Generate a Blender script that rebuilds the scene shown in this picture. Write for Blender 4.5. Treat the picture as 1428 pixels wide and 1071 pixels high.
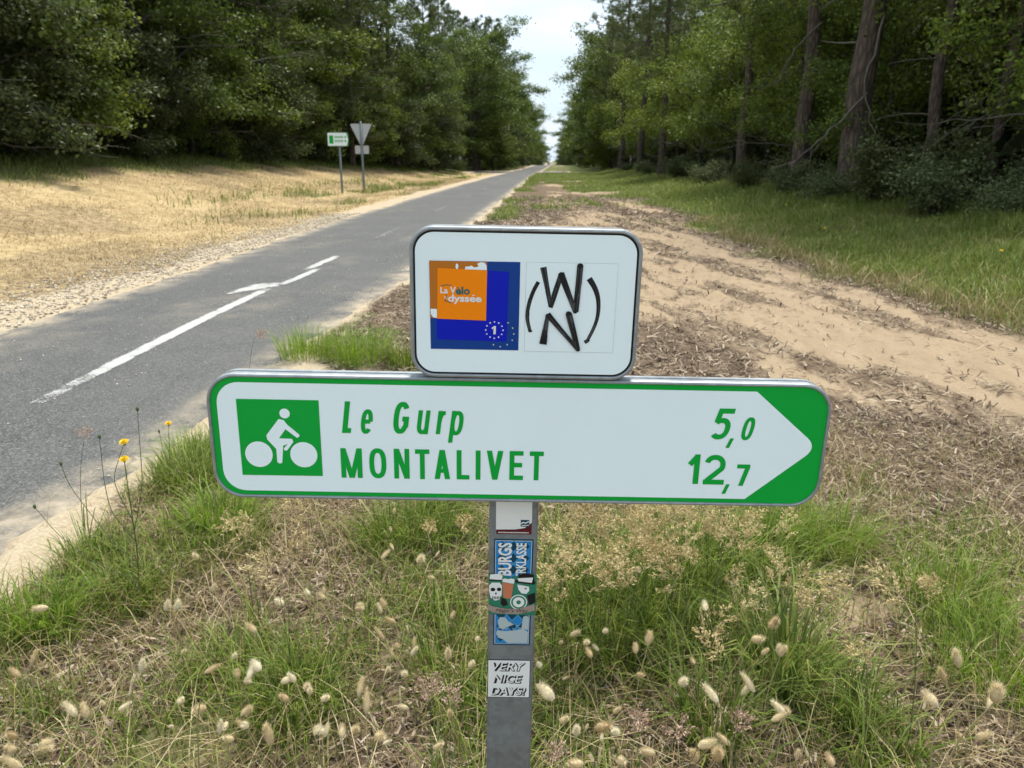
import bpy, math, random
import numpy as np
from mathutils import Vector, Matrix

for o in list(bpy.data.objects):
    bpy.data.objects.remove(o, do_unlink=True)
SC = bpy.context.scene
COL = SC.collection
R = math.radians

# ------------------------------------------------------------------ camera
PITCH, YAW, CAMH = R(16.72), R(2.92), 1.55
cam_d = bpy.data.cameras.new("camera")
cam = bpy.data.objects.new("camera", cam_d); COL.objects.link(cam)
cam.location = (0, 0, CAMH)
cam.rotation_euler = (R(90) - PITCH, 0, YAW)
cam_d.sensor_fit = 'HORIZONTAL'; cam_d.sensor_width = 36; cam_d.lens = 26.47
cam_d.clip_start = 0.02; cam_d.clip_end = 5000
cam_d.dof.use_dof = True; cam_d.dof.focus_distance = 1.26; cam_d.dof.aperture_fstop = 10.5
SC.camera = cam

# ------------------------------------------------------------------ sky and sun
SUN_EL, SUN_AZ = R(70), R(14)          # azimuth measured from +Y (along the path) towards +X
world = bpy.data.worlds.new("World"); SC.world = world; world.use_nodes = True
nt = world.node_tree; nt.nodes.clear()
wo = nt.nodes.new('ShaderNodeOutputWorld'); bg = nt.nodes.new('ShaderNodeBackground')
sky = nt.nodes.new('ShaderNodeTexSky'); sky.sky_type = 'NISHITA'; sky.sun_disc = False
sky.sun_elevation = SUN_EL; sky.sun_rotation = SUN_AZ; sky.air_density = 1.2; sky.dust_density = 2.0
tc = nt.nodes.new('ShaderNodeTexCoord'); mp = nt.nodes.new('ShaderNodeMapping')
mp.inputs['Scale'].default_value = (1.0, 1.0, 2.6)
no = nt.nodes.new('ShaderNodeTexNoise'); no.inputs['Scale'].default_value = 3.2
no.inputs['Detail'].default_value = 9; no.inputs['Roughness'].default_value = 0.55; no.inputs['Distortion'].default_value = 0.4
rp = nt.nodes.new('ShaderNodeValToRGB')
rp.color_ramp.elements[0].position = 0.36; rp.color_ramp.elements[0].color = (0.55, 0.55, 0.55, 1)
rp.color_ramp.elements[1].position = 0.62; rp.color_ramp.elements[1].color = (1, 1, 1, 1)
no2 = nt.nodes.new('ShaderNodeTexNoise'); no2.inputs['Scale'].default_value = 5.5; no2.inputs['Detail'].default_value = 7
rp2 = nt.nodes.new('ShaderNodeValToRGB')
rp2.color_ramp.elements[0].position = 0.32; rp2.color_ramp.elements[0].color = (5.0, 6.1, 7.1, 1)
rp2.color_ramp.elements[1].position = 0.66; rp2.color_ramp.elements[1].color = (7.4, 8.2, 8.8, 1)
mx = nt.nodes.new('ShaderNodeMix'); mx.data_type = 'RGBA'
L = nt.links.new
L(tc.outputs['Generated'], mp.inputs['Vector']); L(mp.outputs[0], no.inputs['Vector']); L(mp.outputs[0], no2.inputs['Vector'])
L(no.outputs['Fac'], rp.inputs[0]); L(no2.outputs['Fac'], rp2.inputs[0])
L(rp.outputs[0], mx.inputs['Factor']); L(sky.outputs[0], mx.inputs['A']); L(rp2.outputs[0], mx.inputs['B'])
L(mx.outputs['Result'], bg.inputs['Color']); bg.inputs['Strength'].default_value = 0.08
L(bg.outputs[0], wo.inputs['Surface'])

sun_d = bpy.data.lights.new("sun", 'SUN'); sun_d.energy = 3.0; sun_d.angle = R(9); sun_d.color = (1, 0.95, 0.86)
sun = bpy.data.objects.new("sun", sun_d); COL.objects.link(sun)
sdir = Vector((math.sin(SUN_AZ) * math.cos(SUN_EL), math.cos(SUN_AZ) * math.cos(SUN_EL), math.sin(SUN_EL)))
sun.rotation_euler = sdir.to_track_quat('Z', 'Y').to_euler(); sun.location = sdir * 60

SC.view_settings.view_transform = 'Standard'; SC.view_settings.look = 'None'
SC.view_settings.exposure = 1.02; SC.view_settings.gamma = 1.0
SC.view_settings.use_curve_mapping = False
SC.render.engine = 'CYCLES'
SC.cycles.use_denoising = True
SC.cycles.max_bounces = 4; SC.cycles.diffuse_bounces = 2; SC.cycles.transmission_bounces = 2
SC.cycles.use_adaptive_sampling = True; SC.cycles.adaptive_threshold = 0.02
SC.cycles.transparent_max_bounces = 6
SC.cycles.sample_clamp_indirect = 6

# ------------------------------------------------------------------ helpers
def tag(o, label=None, cat=None, group=None, kind=None):
    if label: o['label'] = label
    if cat: o['category'] = cat
    if group: o['group'] = group
    if kind: o['kind'] = kind
    return o

def empty(name, loc=(0, 0, 0), rot=(0, 0, 0), scale=1.0):
    o = bpy.data.objects.new(name, None); COL.objects.link(o)
    o.empty_display_size = 0.1
    o.location = loc; o.rotation_euler = rot
    o.scale = (scale,) * 3 if not hasattr(scale, '__len__') else scale
    return o

def link(name, me, parent=None):
    o = bpy.data.objects.new(name, me); COL.objects.link(o)
    if parent: o.parent = parent
    return o

def mesh_np(name, V, F, mat=None, smooth=False):
    """V (n,3) array, F (m,k) array of one polygon size k, or a list of such arrays"""
    V = np.asarray(V, dtype=np.float32)
    Fs = [np.asarray(f, dtype=np.int32) for f in (F if isinstance(F, list) else [F]) if len(f)]
    me = bpy.data.meshes.new(name)
    me.vertices.add(len(V)); me.vertices.foreach_set('co', V.ravel())
    loops = np.concatenate([f.ravel() for f in Fs])
    counts = np.concatenate([np.full(len(f), f.shape[1], dtype=np.int32) for f in Fs])
    starts = np.concatenate([[0], np.cumsum(counts)[:-1]]).astype(np.int32)
    me.loops.add(len(loops)); me.loops.foreach_set('vertex_index', loops)
    me.polygons.add(len(counts)); me.polygons.foreach_set('loop_start', starts)
    try: me.polygons.foreach_set('loop_total', counts)
    except Exception: pass
    if smooth: me.polygons.foreach_set('use_smooth', np.ones(len(counts), dtype=bool))
    me.update(calc_edges=True)
    if mat: me.materials.append(mat)
    return me

class MB:
    """collects shapes into one mesh"""
    def __init__(s): s.v = []; s.f = []; s.n = 0
    def add(s, V, F):
        V = [tuple(p) for p in V]
        s.v += V; s.f += [tuple(i + s.n for i in f) for f in F]; s.n += len(V)
    def mesh(s, name, mat, smooth=False):
        me = bpy.data.meshes.new(name); me.from_pydata(s.v, [], s.f); me.update()
        if smooth:
            for p in me.polygons: p.use_smooth = True
        me.materials.append(mat); return me
    def build(s, name, mat, parent=None, smooth=False):
        return link(name, s.mesh(name, mat, smooth), parent)

def tube_np(path, rad, sides=7, ridge=0.0, rng=None):
    path = np.asarray(path, float); n = len(path)
    t = np.gradient(path, axis=0); t /= np.linalg.norm(t, axis=1)[:, None] + 1e-9
    ref = np.array([0.3, 0.9, 0.1]); 
    a = np.cross(t, ref); a /= np.linalg.norm(a, axis=1)[:, None] + 1e-9
    b = np.cross(t, a)
    an = np.linspace(0, 2 * np.pi, sides, endpoint=False)
    rr = np.asarray(rad, float)[:, None] * np.ones(sides)[None]
    if ridge and rng is not None: rr = rr * (1 + ridge * rng.uniform(-1, 1, (n, sides)))
    V = path[:, None] + rr[..., None] * (np.cos(an)[None, :, None] * a[:, None] + np.sin(an)[None, :, None] * b[:, None])
    i = np.arange(n - 1)[:, None] * sides; j = np.arange(sides)[None]; k = (j + 1) % sides
    F = np.stack([i + j, i + k, i + sides + k, i + sides + j], -1).reshape(-1, 4)
    return V.reshape(-1, 3), F

def join_np(parts):
    V = []; F = []; n = 0
    for v, f in parts:
        V.append(v); F.append(f + n); n += len(v)
    return np.concatenate(V), np.concatenate(F)

# value noise on numpy arrays
def vnoise(x, y, seed=0):
    x = np.asarray(x, float); y = np.asarray(y, float)
    xi = np.floor(x).astype(np.int64); yi = np.floor(y).astype(np.int64)
    fx = x - xi; fy = y - yi
    fx = fx * fx * (3 - 2 * fx); fy = fy * fy * (3 - 2 * fy)
    def h(a, b):
        n = (a * 374761393 + b * 668265263 + seed * 1442695040888963) & 0xffffffff
        n = ((n ^ (n >> 13)) * 1274126177) & 0xffffffff
        n = n ^ (n >> 16)
        return (n & 0xffff) / 65535.0
    return (h(xi, yi) * (1 - fx) + h(xi + 1, yi) * fx) * (1 - fy) + (h(xi, yi + 1) * (1 - fx) + h(xi + 1, yi + 1) * fx) * fy
def fbm(x, y, seed=0, o=4):
    s = 0; a = 0.5; tot = 0
    for i in range(o):
        s = s + a * vnoise(x * 2 ** i, y * 2 ** i, seed + i * 17); tot += a; a *= 0.5
    return s / tot
def sst(a, b, x):
    t = np.clip((np.asarray(x, float) - a) / (b - a), 0, 1); return t * t * (3 - 2 * t)

# ------------------------------------------------------------------ materials
def newmat(name):
    m = bpy.data.materials.new(name); m.use_nodes = True
    t = m.node_tree; b = t.nodes['Principled BSDF']; return m, t, b
def nd(t, ty, **kw):
    n = t.nodes.new(ty)
    for k, v in kw.items():
        if k in n.inputs.keys(): n.inputs[k].default_value = v
        else: setattr(n, k, v)
    return n
def ramp(t, fac, stops):
    r = t.nodes.new('ShaderNodeValToRGB'); e = r.color_ramp.elements
    while len(e) < len(stops): e.new(0.5)
    for q, (p, c) in zip(e, stops):
        q.position = p; q.color = (*c, 1) if len(c) == 3 else c
    t.links.new(fac, r.inputs[0]); return r.outputs[0]
def mixc(t, fac, a, b):
    m = t.nodes.new('ShaderNodeMix'); m.data_type = 'RGBA'
    for s, k in ((fac, 'Factor'), (a, 'A'), (b, 'B')):
        if isinstance(s, (int, float)): m.inputs[k].default_value = s
        elif isinstance(s, tuple): m.inputs[k].default_value = (*s, 1)
        else: t.links.new(s, m.inputs[k])
    return m.outputs['Result']
def noise(t, scale, detail=4, rough=0.55, vec=None, dist=0.0):
    n = nd(t, 'ShaderNodeTexNoise', Scale=scale, Detail=detail, Roughness=rough, Distortion=dist)
    if vec is not None: t.links.new(vec, n.inputs['Vector'])
    return n.outputs['Fac']
def mapped(t, scale=(1, 1, 1), kind='Object', rot=(0, 0, 0)):
    c = t.nodes.new('ShaderNodeTexCoord'); m = t.nodes.new('ShaderNodeMapping')
    m.inputs['Scale'].default_value = scale; m.inputs['Rotation'].default_value = rot
    t.links.new(c.outputs[kind], m.inputs['Vector']); return m.outputs[0]
def bump(t, b, h, strength=0.3, dist=0.02):
    n = nd(t, 'ShaderNodeBump', Strength=strength, Distance=dist)
    t.links.new(h, n.inputs['Height']); t.links.new(n.outputs[0], b.inputs['Normal'])
def attr(t, name):
    a = t.nodes.new('ShaderNodeAttribute'); a.attribute_name = name; return a.outputs['Fac']
def mth(t, op, a, b=0.0, clamp=False):
    m = t.nodes.new('ShaderNodeMath'); m.operation = op; m.use_clamp = clamp
    for i, s in enumerate((a, b)):
        if isinstance(s, (int, float)): m.inputs[i].default_value = s
        else: t.links.new(s, m.inputs[i])
    return m.outputs[0]

def plain(name, col, rough=0.5, metal=0.0, var=0.06, scale=20, coat=0.0):
    m, t, b = newmat(name)
    n = noise(t, scale, 4, 0.6, mapped(t))
    c = ramp(t, n, [(0.3, tuple(x * (1 - var) for x in col)), (0.7, tuple(min(1, x * (1 + var)) for x in col))])
    t.links.new(c, b.inputs['Base Color'])
    b.inputs['Roughness'].default_value = rough; b.inputs['Metallic'].default_value = metal
    if coat: b.inputs['Coat Weight'].default_value = coat
    return m

def leafmat(name, stops, trans=0.35, objvar=0.35, rough=0.55):
    """leaf colours vary from leaf to leaf and from plant to plant"""
    m, t, b = newmat(name)
    g = t.nodes.new('ShaderNodeNewGeometry'); oi = t.nodes.new('ShaderNodeObjectInfo')
    f = mth(t, 'ADD', mth(t, 'MULTIPLY', g.outputs['Random Per Island'], 1 - objvar), mth(t, 'MULTIPLY', oi.outputs['Random'], objvar))
    c = ramp(t, f, stops)
    t.links.new(c, b.inputs['Base Color']); b.inputs['Roughness'].default_value = rough
    b.inputs['Specular IOR Level'].default_value = 0.3
    tr = t.nodes.new('ShaderNodeBsdfTranslucent'); t.links.new(c, tr.inputs['Color'])
    ms = t.nodes.new('ShaderNodeMixShader'); ms.inputs[0].default_value = trans
    t.links.new(b.outputs[0], ms.inputs[1]); t.links.new(tr.outputs[0], ms.inputs[2])
    t.links.new(ms.outputs[0], t.nodes['Material Output'].inputs['Surface'])
    return m

M = {}
M['oak_leaf'] = leafmat('oak_leaf', [(0.0, (.036, .060, .012)), (0.35, (.080, .122, .020)), (0.7, (.140, .198, .030)), (1.0, (.270, .310, .050))])
M['holm_leaf'] = leafmat('holm_leaf', [(0.0, (.030, .044, .016)), (0.5, (.068, .092, .028)), (1.0, (.165, .185, .066))])
M['pine_needle'] = leafmat('pine_needle', [(0.0, (.045, .068, .020)), (0.5, (.095, .130, .036)), (1.0, (.200, .225, .075))], 0.25)
M['shrub_leaf'] = leafmat('shrub_leaf', [(0.0, (.060, .082, .030)), (0.5, (.105, .138, .050)), (1.0, (.200, .230, .105))], 0.3)
M['young_leaf'] = leafmat('young_leaf', [(0.0, (.050, .080, .014)), (0.35, (.115, .170, .024)), (0.7, (.200, .270, .036)), (1.0, (.340, .390, .060))])
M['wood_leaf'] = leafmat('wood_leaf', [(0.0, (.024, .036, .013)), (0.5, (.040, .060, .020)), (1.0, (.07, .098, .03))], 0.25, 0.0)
M['grass'] = leafmat('grass', [(0.0, (.060, .105, .012)), (0.4, (.125, .190, .022)), (0.75, (.210, .275, .040)), (1.0, (.400, .380, .130))], 0.35, 0.1)
M['bright_grass'] = leafmat('bright_grass', [(0.0, (.120, .210, .020)), (0.5, (.190, .300, .028)), (1.0, (.310, .380, .060))], 0.4, 0.1)
M['olive_grass'] = leafmat('olive_grass', [(0.0, (.080, .130, .022)), (0.5, (.150, .215, .036)), (1.0, (.330, .340, .100))], 0.35, 0.2)
M['dry_grass'] = leafmat('dry_grass', [(0.0, (.160, .110, .045)), (0.4, (.290, .215, .100)), (0.8, (.430, .340, .180)), (1.0, (.60, .51, .32))], 0.25, 0.0, 0.7)
M['litter_straw'] = leafmat('litter_straw', [(0.0, (.045, .030, .020)), (0.35, (.115, .080, .052)), (0.7, (.240, .185, .125)), (1.0, (.46, .38, .28))], 0.05, 0.0, 0.8)
M['bunny'] = leafmat('bunny', [(0.0, (.62, .48, .27)), (0.5, (.78, .67, .44)), (1.0, (.88, .82, .64))], 0.35, 0.8, 0.8)
M['bunny_stem'] = leafmat('bunny_stem', [(0.0, (.22, .22, .08)), (1.0, (.46, .40, .20))], 0.1, 0.9)
M['panicle'] = leafmat('panicle', [(0.0, (.36, .27, .11)), (0.5, (.58, .47, .24)), (1.0, (.76, .66, .40))], 0.3, 0.35, 0.8)
M['pink_panicle'] = leafmat('pink_panicle', [(0.0, (.34, .20, .15)), (0.5, (.50, .34, .26)), (1.0, (.66, .53, .42))], 0.3, 0.2, 0.8)
M['green_stem'] = plain('green_stem', (.075, .105, .035), 0.6, var=0.3)
M['yellow_petal'] = leafmat('yellow_petal', [(0.0, (.68, .42, .008)), (1.0, (.85, .62, .02))], 0.3, 0.0)
M['pale_twig'] = plain('pale_twig', (.135, .118, .092), 0.85, var=0.25)

def barkmat(name, lo, hi, sc):
    m, t, b = newmat(name)
    v = mapped(t, (sc, sc, sc * 0.22))
    vo = nd(t, 'ShaderNodeTexVoronoi', Scale=1.0, feature='DISTANCE_TO_EDGE'); t.links.new(v, vo.inputs['Vector'])
    n = noise(t, 2.5, 6, 0.65, v)
    e = mth(t, 'MULTIPLY', vo.outputs['Distance'], 2.2, True)
    f = mth(t, 'MULTIPLY', mth(t, 'ADD', e, n), 0.6, True)
    t.links.new(ramp(t, f, [(0.2, lo), (0.75, hi)]), b.inputs['Base Color'])
    b.inputs['Roughness'].default_value = 0.9
    bump(t, b, f, 0.9, 0.04); return m
M['pine_bark'] = barkmat('pine_bark', (.030, .022, .017), (.145, .105, .080), 9)
M['oak_bark'] = barkmat('oak_bark', (.022, .019, .014), (.095, .080, .062), 14)

def galva(name, base=(.40, .42, .44)):
    m, t, b = newmat(name)
    v = mapped(t)
    vo = nd(t, 'ShaderNodeTexVoronoi', Scale=95.0); t.links.new(v, vo.inputs['Vector'])
    n = noise(t, 12, 6, 0.65, v)
    f = mth(t, 'ADD', mth(t, 'MULTIPLY', vo.outputs['Color'], 0.28), mth(t, 'MULTIPLY', n, 0.75))
    c = ramp(t, f, [(0.25, tuple(x * 0.72 for x in base)), (0.55, base), (0.85, tuple(x * 1.25 for x in base))])
    t.links.new(c, b.inputs['Base Color'])
    b.inputs['Metallic'].default_value = 0.55
    t.links.new(ramp(t, n, [(0.3, (.42,) * 3), (0.7, (.62,) * 3)]), b.inputs['Roughness'])
    bump(t, b, n, 0.08, 0.002); return m
M['pale_zinc'] = galva('pale_zinc', (.50, .52, .54))
M['galvanised'] = galva('galvanised', (.215, .245, .27))
M['aluminium'] = galva('aluminium', (.30, .325, .345))

def film(name, col, rough=0.28, var=0.03):
    """printed retroreflective film: faint honeycomb, dust"""
    m, t, b = newmat(name)
    v = mapped(t)
    n = noise(t, 6, 6, 0.6, v); n2 = noise(t, 140, 2, 0.5, v)
    f = mth(t, 'ADD', mth(t, 'MULTIPLY', n, 0.75), mth(t, 'MULTIPLY', n2, 0.25))
    t.links.new(ramp(t, f, [(0.3, tuple(x * (1 - var) for x in col)), (0.65, col)]), b.inputs['Base Color'])
    t.links.new(ramp(t, n, [(0.35, (rough,) * 3), (0.7, (rough + .18,) * 3)]), b.inputs['Roughness'])
    b.inputs['Specular IOR Level'].default_value = 0.22
    return m
M['sign_white'] = film('sign_white', (.84, .96, 1.0), 0.28, 0.03)
M['sign_green'] = film('sign_green', (.0, .38, .045), 0.3, 0.06)
M['ink_black'] = film('ink_black', (.012, .012, .014), 0.35)
M['blue_dark'] = film('blue_dark', (.004, .050, .270))
M['blue_bright'] = film('blue_bright', (.000, .010, .48))
M['orange'] = film('orange', (.98, .26, .0))
M['brown_orange'] = film('brown_orange', (.50, .165, .018))
M['teal'] = film('teal', (.0, .14, .14))
M['maroon'] = film('maroon', (.11, .012, .02))
M['sticker_white'] = film('sticker_white', (.78, .80, .79))
M['sticker_blue'] = film('sticker_blue', (.02, .22, .55))
M['sticker_navy'] = film('sticker_navy', (.005, .055, .10))
M['sticker_green'] = film('sticker_green', (.03, .20, .12))
M['sticker_cream'] = film('sticker_cream', (.42, .50, .52))
M['beer'] = film('beer', (.55, .19, .10))
M['banner'] = film('banner', (.34, .27, .23))
M['star_yellow'] = film('star_yellow', (.75, .72, .45))
M['pencil_grey'] = film('pencil_grey', (.50, .52, .54))
M['sky_blue_print'] = film('sky_blue_print', (.10, .42, .62))
m, t, b = newmat('marker_ink')          # dry felt marker: streaks along the stroke
nn = noise(t, 1, 3, 0.6, mapped(t, (700, 1, 60)))
t.links.new(ramp(t, nn, [(0.42, (.012, .012, .013)), (0.60, (.06, .06, .065)), (0.78, (.40, .41, .43))]), b.inputs['Base Color']); b.inputs['Roughness'].default_value = 0.4
M['marker_ink'] = m
M['marker_grey'] = film('marker_grey', (.085, .087, .092), 0.5, 0.4)

# asphalt
m, t, b = newmat('asphalt'); v = mapped(t)
vo = nd(t, 'ShaderNodeTexVoronoi', Scale=120.0); t.links.new(v, vo.inputs['Vector'])
big = noise(t, 0.55, 5, 0.6, v); fine = noise(t, 60, 3, 0.6, v)
st = ramp(t, mth(t, 'ADD', mth(t, 'MULTIPLY', vo.outputs['Color'], 0.55), mth(t, 'MULTIPLY', fine, 0.45)),
          [(0.28, (.018, .020, .021)), (0.5, (.056, .060, .061)), (0.70, (.125, .126, .124)), (0.86, (.34, .33, .31))])
c = mixc(t, ramp(t, big, [(0.35, (0,) * 3), (0.65, (.45,) * 3)]), st, (.100, .100, .096))
dust = mth(t, 'MULTIPLY', attr(t, 'dust'), ramp(t, noise(t, 2.2, 6, 0.7, v), [(0.38, (0,) * 3), (0.66, (1,) * 3)]), True)
c = mixc(t, dust, c, (.42, .35, .25))
cr = nd(t, 'ShaderNodeTexVoronoi', Scale=0.55, feature='DISTANCE_TO_EDGE'); 
wv = t.nodes.new('ShaderNodeVectorMath'); wv.operation = 'ADD'; nc = nd(t, 'ShaderNodeTexNoise', Scale=1.5, Detail=5)
t.links.new(v, nc.inputs['Vector']); t.links.new(v, wv.inputs[0]); t.links.new(nc.outputs['Color'], wv.inputs[1]); t.links.new(wv.outputs[0], cr.inputs['Vector'])
c = mixc(t, ramp(t, cr.outputs['Distance'], [(0.0, (.55,) * 3), (0.012, (0,) * 3)]), c, (.05, .05, .048))
t.links.new(c, b.inputs['Base Color']); b.inputs['Roughness'].default_value = 0.85
bump(t, b, vo.outputs['Distance'], 0.35, 0.004); M['asphalt'] = m

def paintmat(name, col, cut):
    m, t, b = newmat(name); v = mapped(t)
    w = mth(t, 'ADD', mth(t, 'MULTIPLY', noise(t, 6, 6, 0.7, v), 0.55), mth(t, 'MULTIPLY', noise(t, 60, 3, 0.6, v), 0.45))
    w = mth(t, 'SUBTRACT', w, mth(t, 'MULTIPLY', attr(t, 'wear'), 0.16))
    t.links.new(ramp(t, w, [(0.35, tuple(x * .6 for x in col)), (0.6, col)]), b.inputs['Base Color']); b.inputs['Roughness'].default_value = 0.75
    tr = t.nodes.new('ShaderNodeBsdfTransparent'); ms = t.nodes.new('ShaderNodeMixShader')
    t.links.new(ramp(t, w, [(cut, (0,) * 3), (cut + .10, (1,) * 3)]), ms.inputs[0]); t.links.new(tr.outputs[0], ms.inputs[1]); t.links.new(b.outputs[0], ms.inputs[2])
    t.links.new(ms.outputs[0], t.nodes['Material Output'].inputs['Surface']); return m
M['road_paint'] = paintmat('road_paint', (.46, .46, .445), .31)
M['worn_paint'] = paintmat('worn_paint', (.22, .22, .21), .43)
M['pebble'] = leafmat('pebble', [(0.0, (.22, .17, .12)), (0.5, (.42, .36, .27)), (1.0, (.66, .60, .50))], 0.0, 0.0, 0.9)

# ground
m, t, b = newmat('ground'); v = mapped(t); vs = mapped(t, (1, 0.28, 1), rot=(0, 0, R(-14)))
n_f = noise(t, 45, 5, 0.7, v); n_m = noise(t, 7, 6, 0.65, v); n_s = noise(t, 6, 6, 0.65, vs); n_l = noise(t, 1.3, 5, 0.6, v)
n_g = noise(t, 220, 3, 0.6, v)
litter = ramp(t, mth(t, 'ADD', mth(t, 'MULTIPLY', n_f, 0.6), mth(t, 'MULTIPLY', n_s, 0.4)), [(0.3, (.050, .034, .023)), (0.5, (.130, .092, .062)), (0.68, (.27, .205, .145))])
sand = ramp(t, mth(t, 'ADD', mth(t, 'MULTIPLY', n_g, 0.30), mth(t, 'ADD', mth(t, 'MULTIPLY', n_f, 0.30), mth(t, 'MULTIPLY', n_s, 0.40))), [(0.3, (.205, .150, .096)), (0.5, (.315, .240, .158)), (0.7, (.40, .315, .215))])
gravel = ramp(t, mth(t, 'ADD', mth(t, 'MULTIPLY', n_g, 0.3), mth(t, 'ADD', mth(t, 'MULTIPLY', n_f, 0.45), mth(t, 'MULTIPLY', n_m, 0.25))), [(0.34, (.27, .21, .14)), (0.5, (.42, .345, .24)), (0.64, (.55, .47, .35))])
straw = ramp(t, mth(t, 'ADD', mth(t, 'MULTIPLY', n_l, 0.30), mth(t, 'ADD', mth(t, 'MULTIPLY', n_m, 0.42), mth(t, 'MULTIPLY', n_f, 0.28))), [(0.34, (.185, .130, .068)), (0.46, (.34, .25, .128)), (0.55, (.46, .355, .195)), (0.68, (.56, .46, .29))])
green = ramp(t, mth(t, 'ADD', mth(t, 'MULTIPLY', n_m, 0.5), mth(t, 'MULTIPLY', n_f, 0.5)), [(0.32, (.05, .07, .022)), (0.5, (.10, .125, .04)), (0.7, (.22, .21, .09))])
floor_ = ramp(t, n_m, [(0.3, (.045, .034, .022)), (0.7, (.12, .09, .055))])
def edge(a, n, k=0.55):    # break the border of a zone up with noise
    return mth(t, 'MULTIPLY', mth(t, 'ADD', mth(t, 'SUBTRACT', a, 0.5), mth(t, 'MULTIPLY', mth(t, 'SUBTRACT', n, 0.5), k * 3)), 1.8, False)
n_zone = mth(t, 'ADD', mth(t, 'MULTIPLY', n_m, 0.5), mth(t, 'MULTIPLY', n_f, 0.5))
def zone(name, n):
    a = attr(t, name); e = mth(t, 'ADD', edge(a, n), 0.5, True); return e
c = mixc(t, zone('z_straw', n_zone), litter, straw)
c = mixc(t, zone('z_sand', n_s), c, sand)
c = mixc(t, zone('z_green', n_zone), c, green)
c = mixc(t, zone('z_gravel', n_zone), c, gravel)
c = mixc(t, zone('z_floor', n_m), c, floor_)
t.links.new(c, b.inputs['Base Color']); b.inputs['Roughness'].default_value = 0.95
b.inputs['Specular IOR Level'].default_value = 0.15
bump(t, b, mth(t, 'ADD', mth(t, 'MULTIPLY', n_f, 0.6), mth(t, 'MULTIPLY', n_s, 0.6)), 0.8, 0.03); M['ground'] = m

# ------------------------------------------------------------------ terrain
EL = np.array([(-60, -4.8), (2, -4.8), (5.6, -4.82), (6.1, -4.90), (6.4, -5.02), (7.8, -5.02), (9, -5.0), (11, -5.1), (15, -5.24), (20, -5.4), (29, -5.45), (45, -5.4), (70, -5.1), (118, -4.0), (197, -3.4), (700, -3.2)])
ER = np.array([(-60, -2.2), (2.8, -2.3), (4.4, -2.15), (6, -2.15), (9.9, -1.98), (20, -2.0), (41, -1.95), (70, -1.9), (118, -1.0), (197, -.3), (700, -.1)])
el = lambda y: np.interp(y, EL[:, 0], EL[:, 1]); er = lambda y: np.interp(y, ER[:, 0], ER[:, 1])
CR_Y, CR_H, CR_X0, CR_X1 = 87.5, 5.5, -8.6, 1.8
def dip(y): return -2.2 * sst(165, 300, y)       # beyond a crest the path drops out of sight

def road_dist(X, Y):
    d = np.maximum(el(Y) - X, X - er(Y))
    d2 = np.maximum(np.maximum(np.abs(Y - CR_Y) - CR_H, CR_X0 - X), X - CR_X1)
    return np.minimum(d, d2)
def ragged(X, Y):
    return (fbm(X / .9, Y / .9, 5, 4) - .5) * 0.30 + (fbm(X / .16, Y / .16, 6, 3) - .5) * .10
def height(X, Y, fine=True):
    X = np.asarray(X, float); Y = np.asarray(Y, float)
    z = 0.035 * (fbm(X / 1.1, Y / 1.1, 1, 3) - .5) + 0.06 * (fbm(X / 4.3, Y / 4.3, 2, 3) - .5) * sst(3, 8, np.abs(X))
    if fine: z = z + 0.022 * (fbm(X / .12, Y / .12, 3, 3) - .5)
    bankw = (.55 * sst(8.6, 18.0, -X) + .45 * np.clip((-X - 8.4) / 9.6, 0, 1)) * (1 - .85 * sst(78, 100, Y))
    z = z + bankw * (1.75 + 0.22 * (fbm(X / 9, Y / 9, 4, 2) - .5)) + sst(18, 60, -X) * 0.8
    z = z + 0.50 * sst(3.9, 8.3, X) + sst(8, 40, X) * 0.4
    # wheel ruts running through the sandy track
    u = X - np.interp(Y, [0, 4.6, 9.5, 20, 60], [4.2, 2.9, 2.0, 1.6, 1.4])
    rut = np.exp(-(u / .16) ** 2) + np.exp(-((u - 1.35) / .16) ** 2) + .6 * np.exp(-((u + .75) / .14) ** 2)
    z = z - 0.035 * rut * sst(2.5, 4, Y)
    d = road_dist(X, Y) + ragged(X, Y)
    e = sst(-0.16, 0.14, d)
    return -0.07 * (1 - e) + (z + 0.016) * e + 0.012 * np.exp(-((d - .12) / .12) ** 2) + dip(Y)

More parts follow.
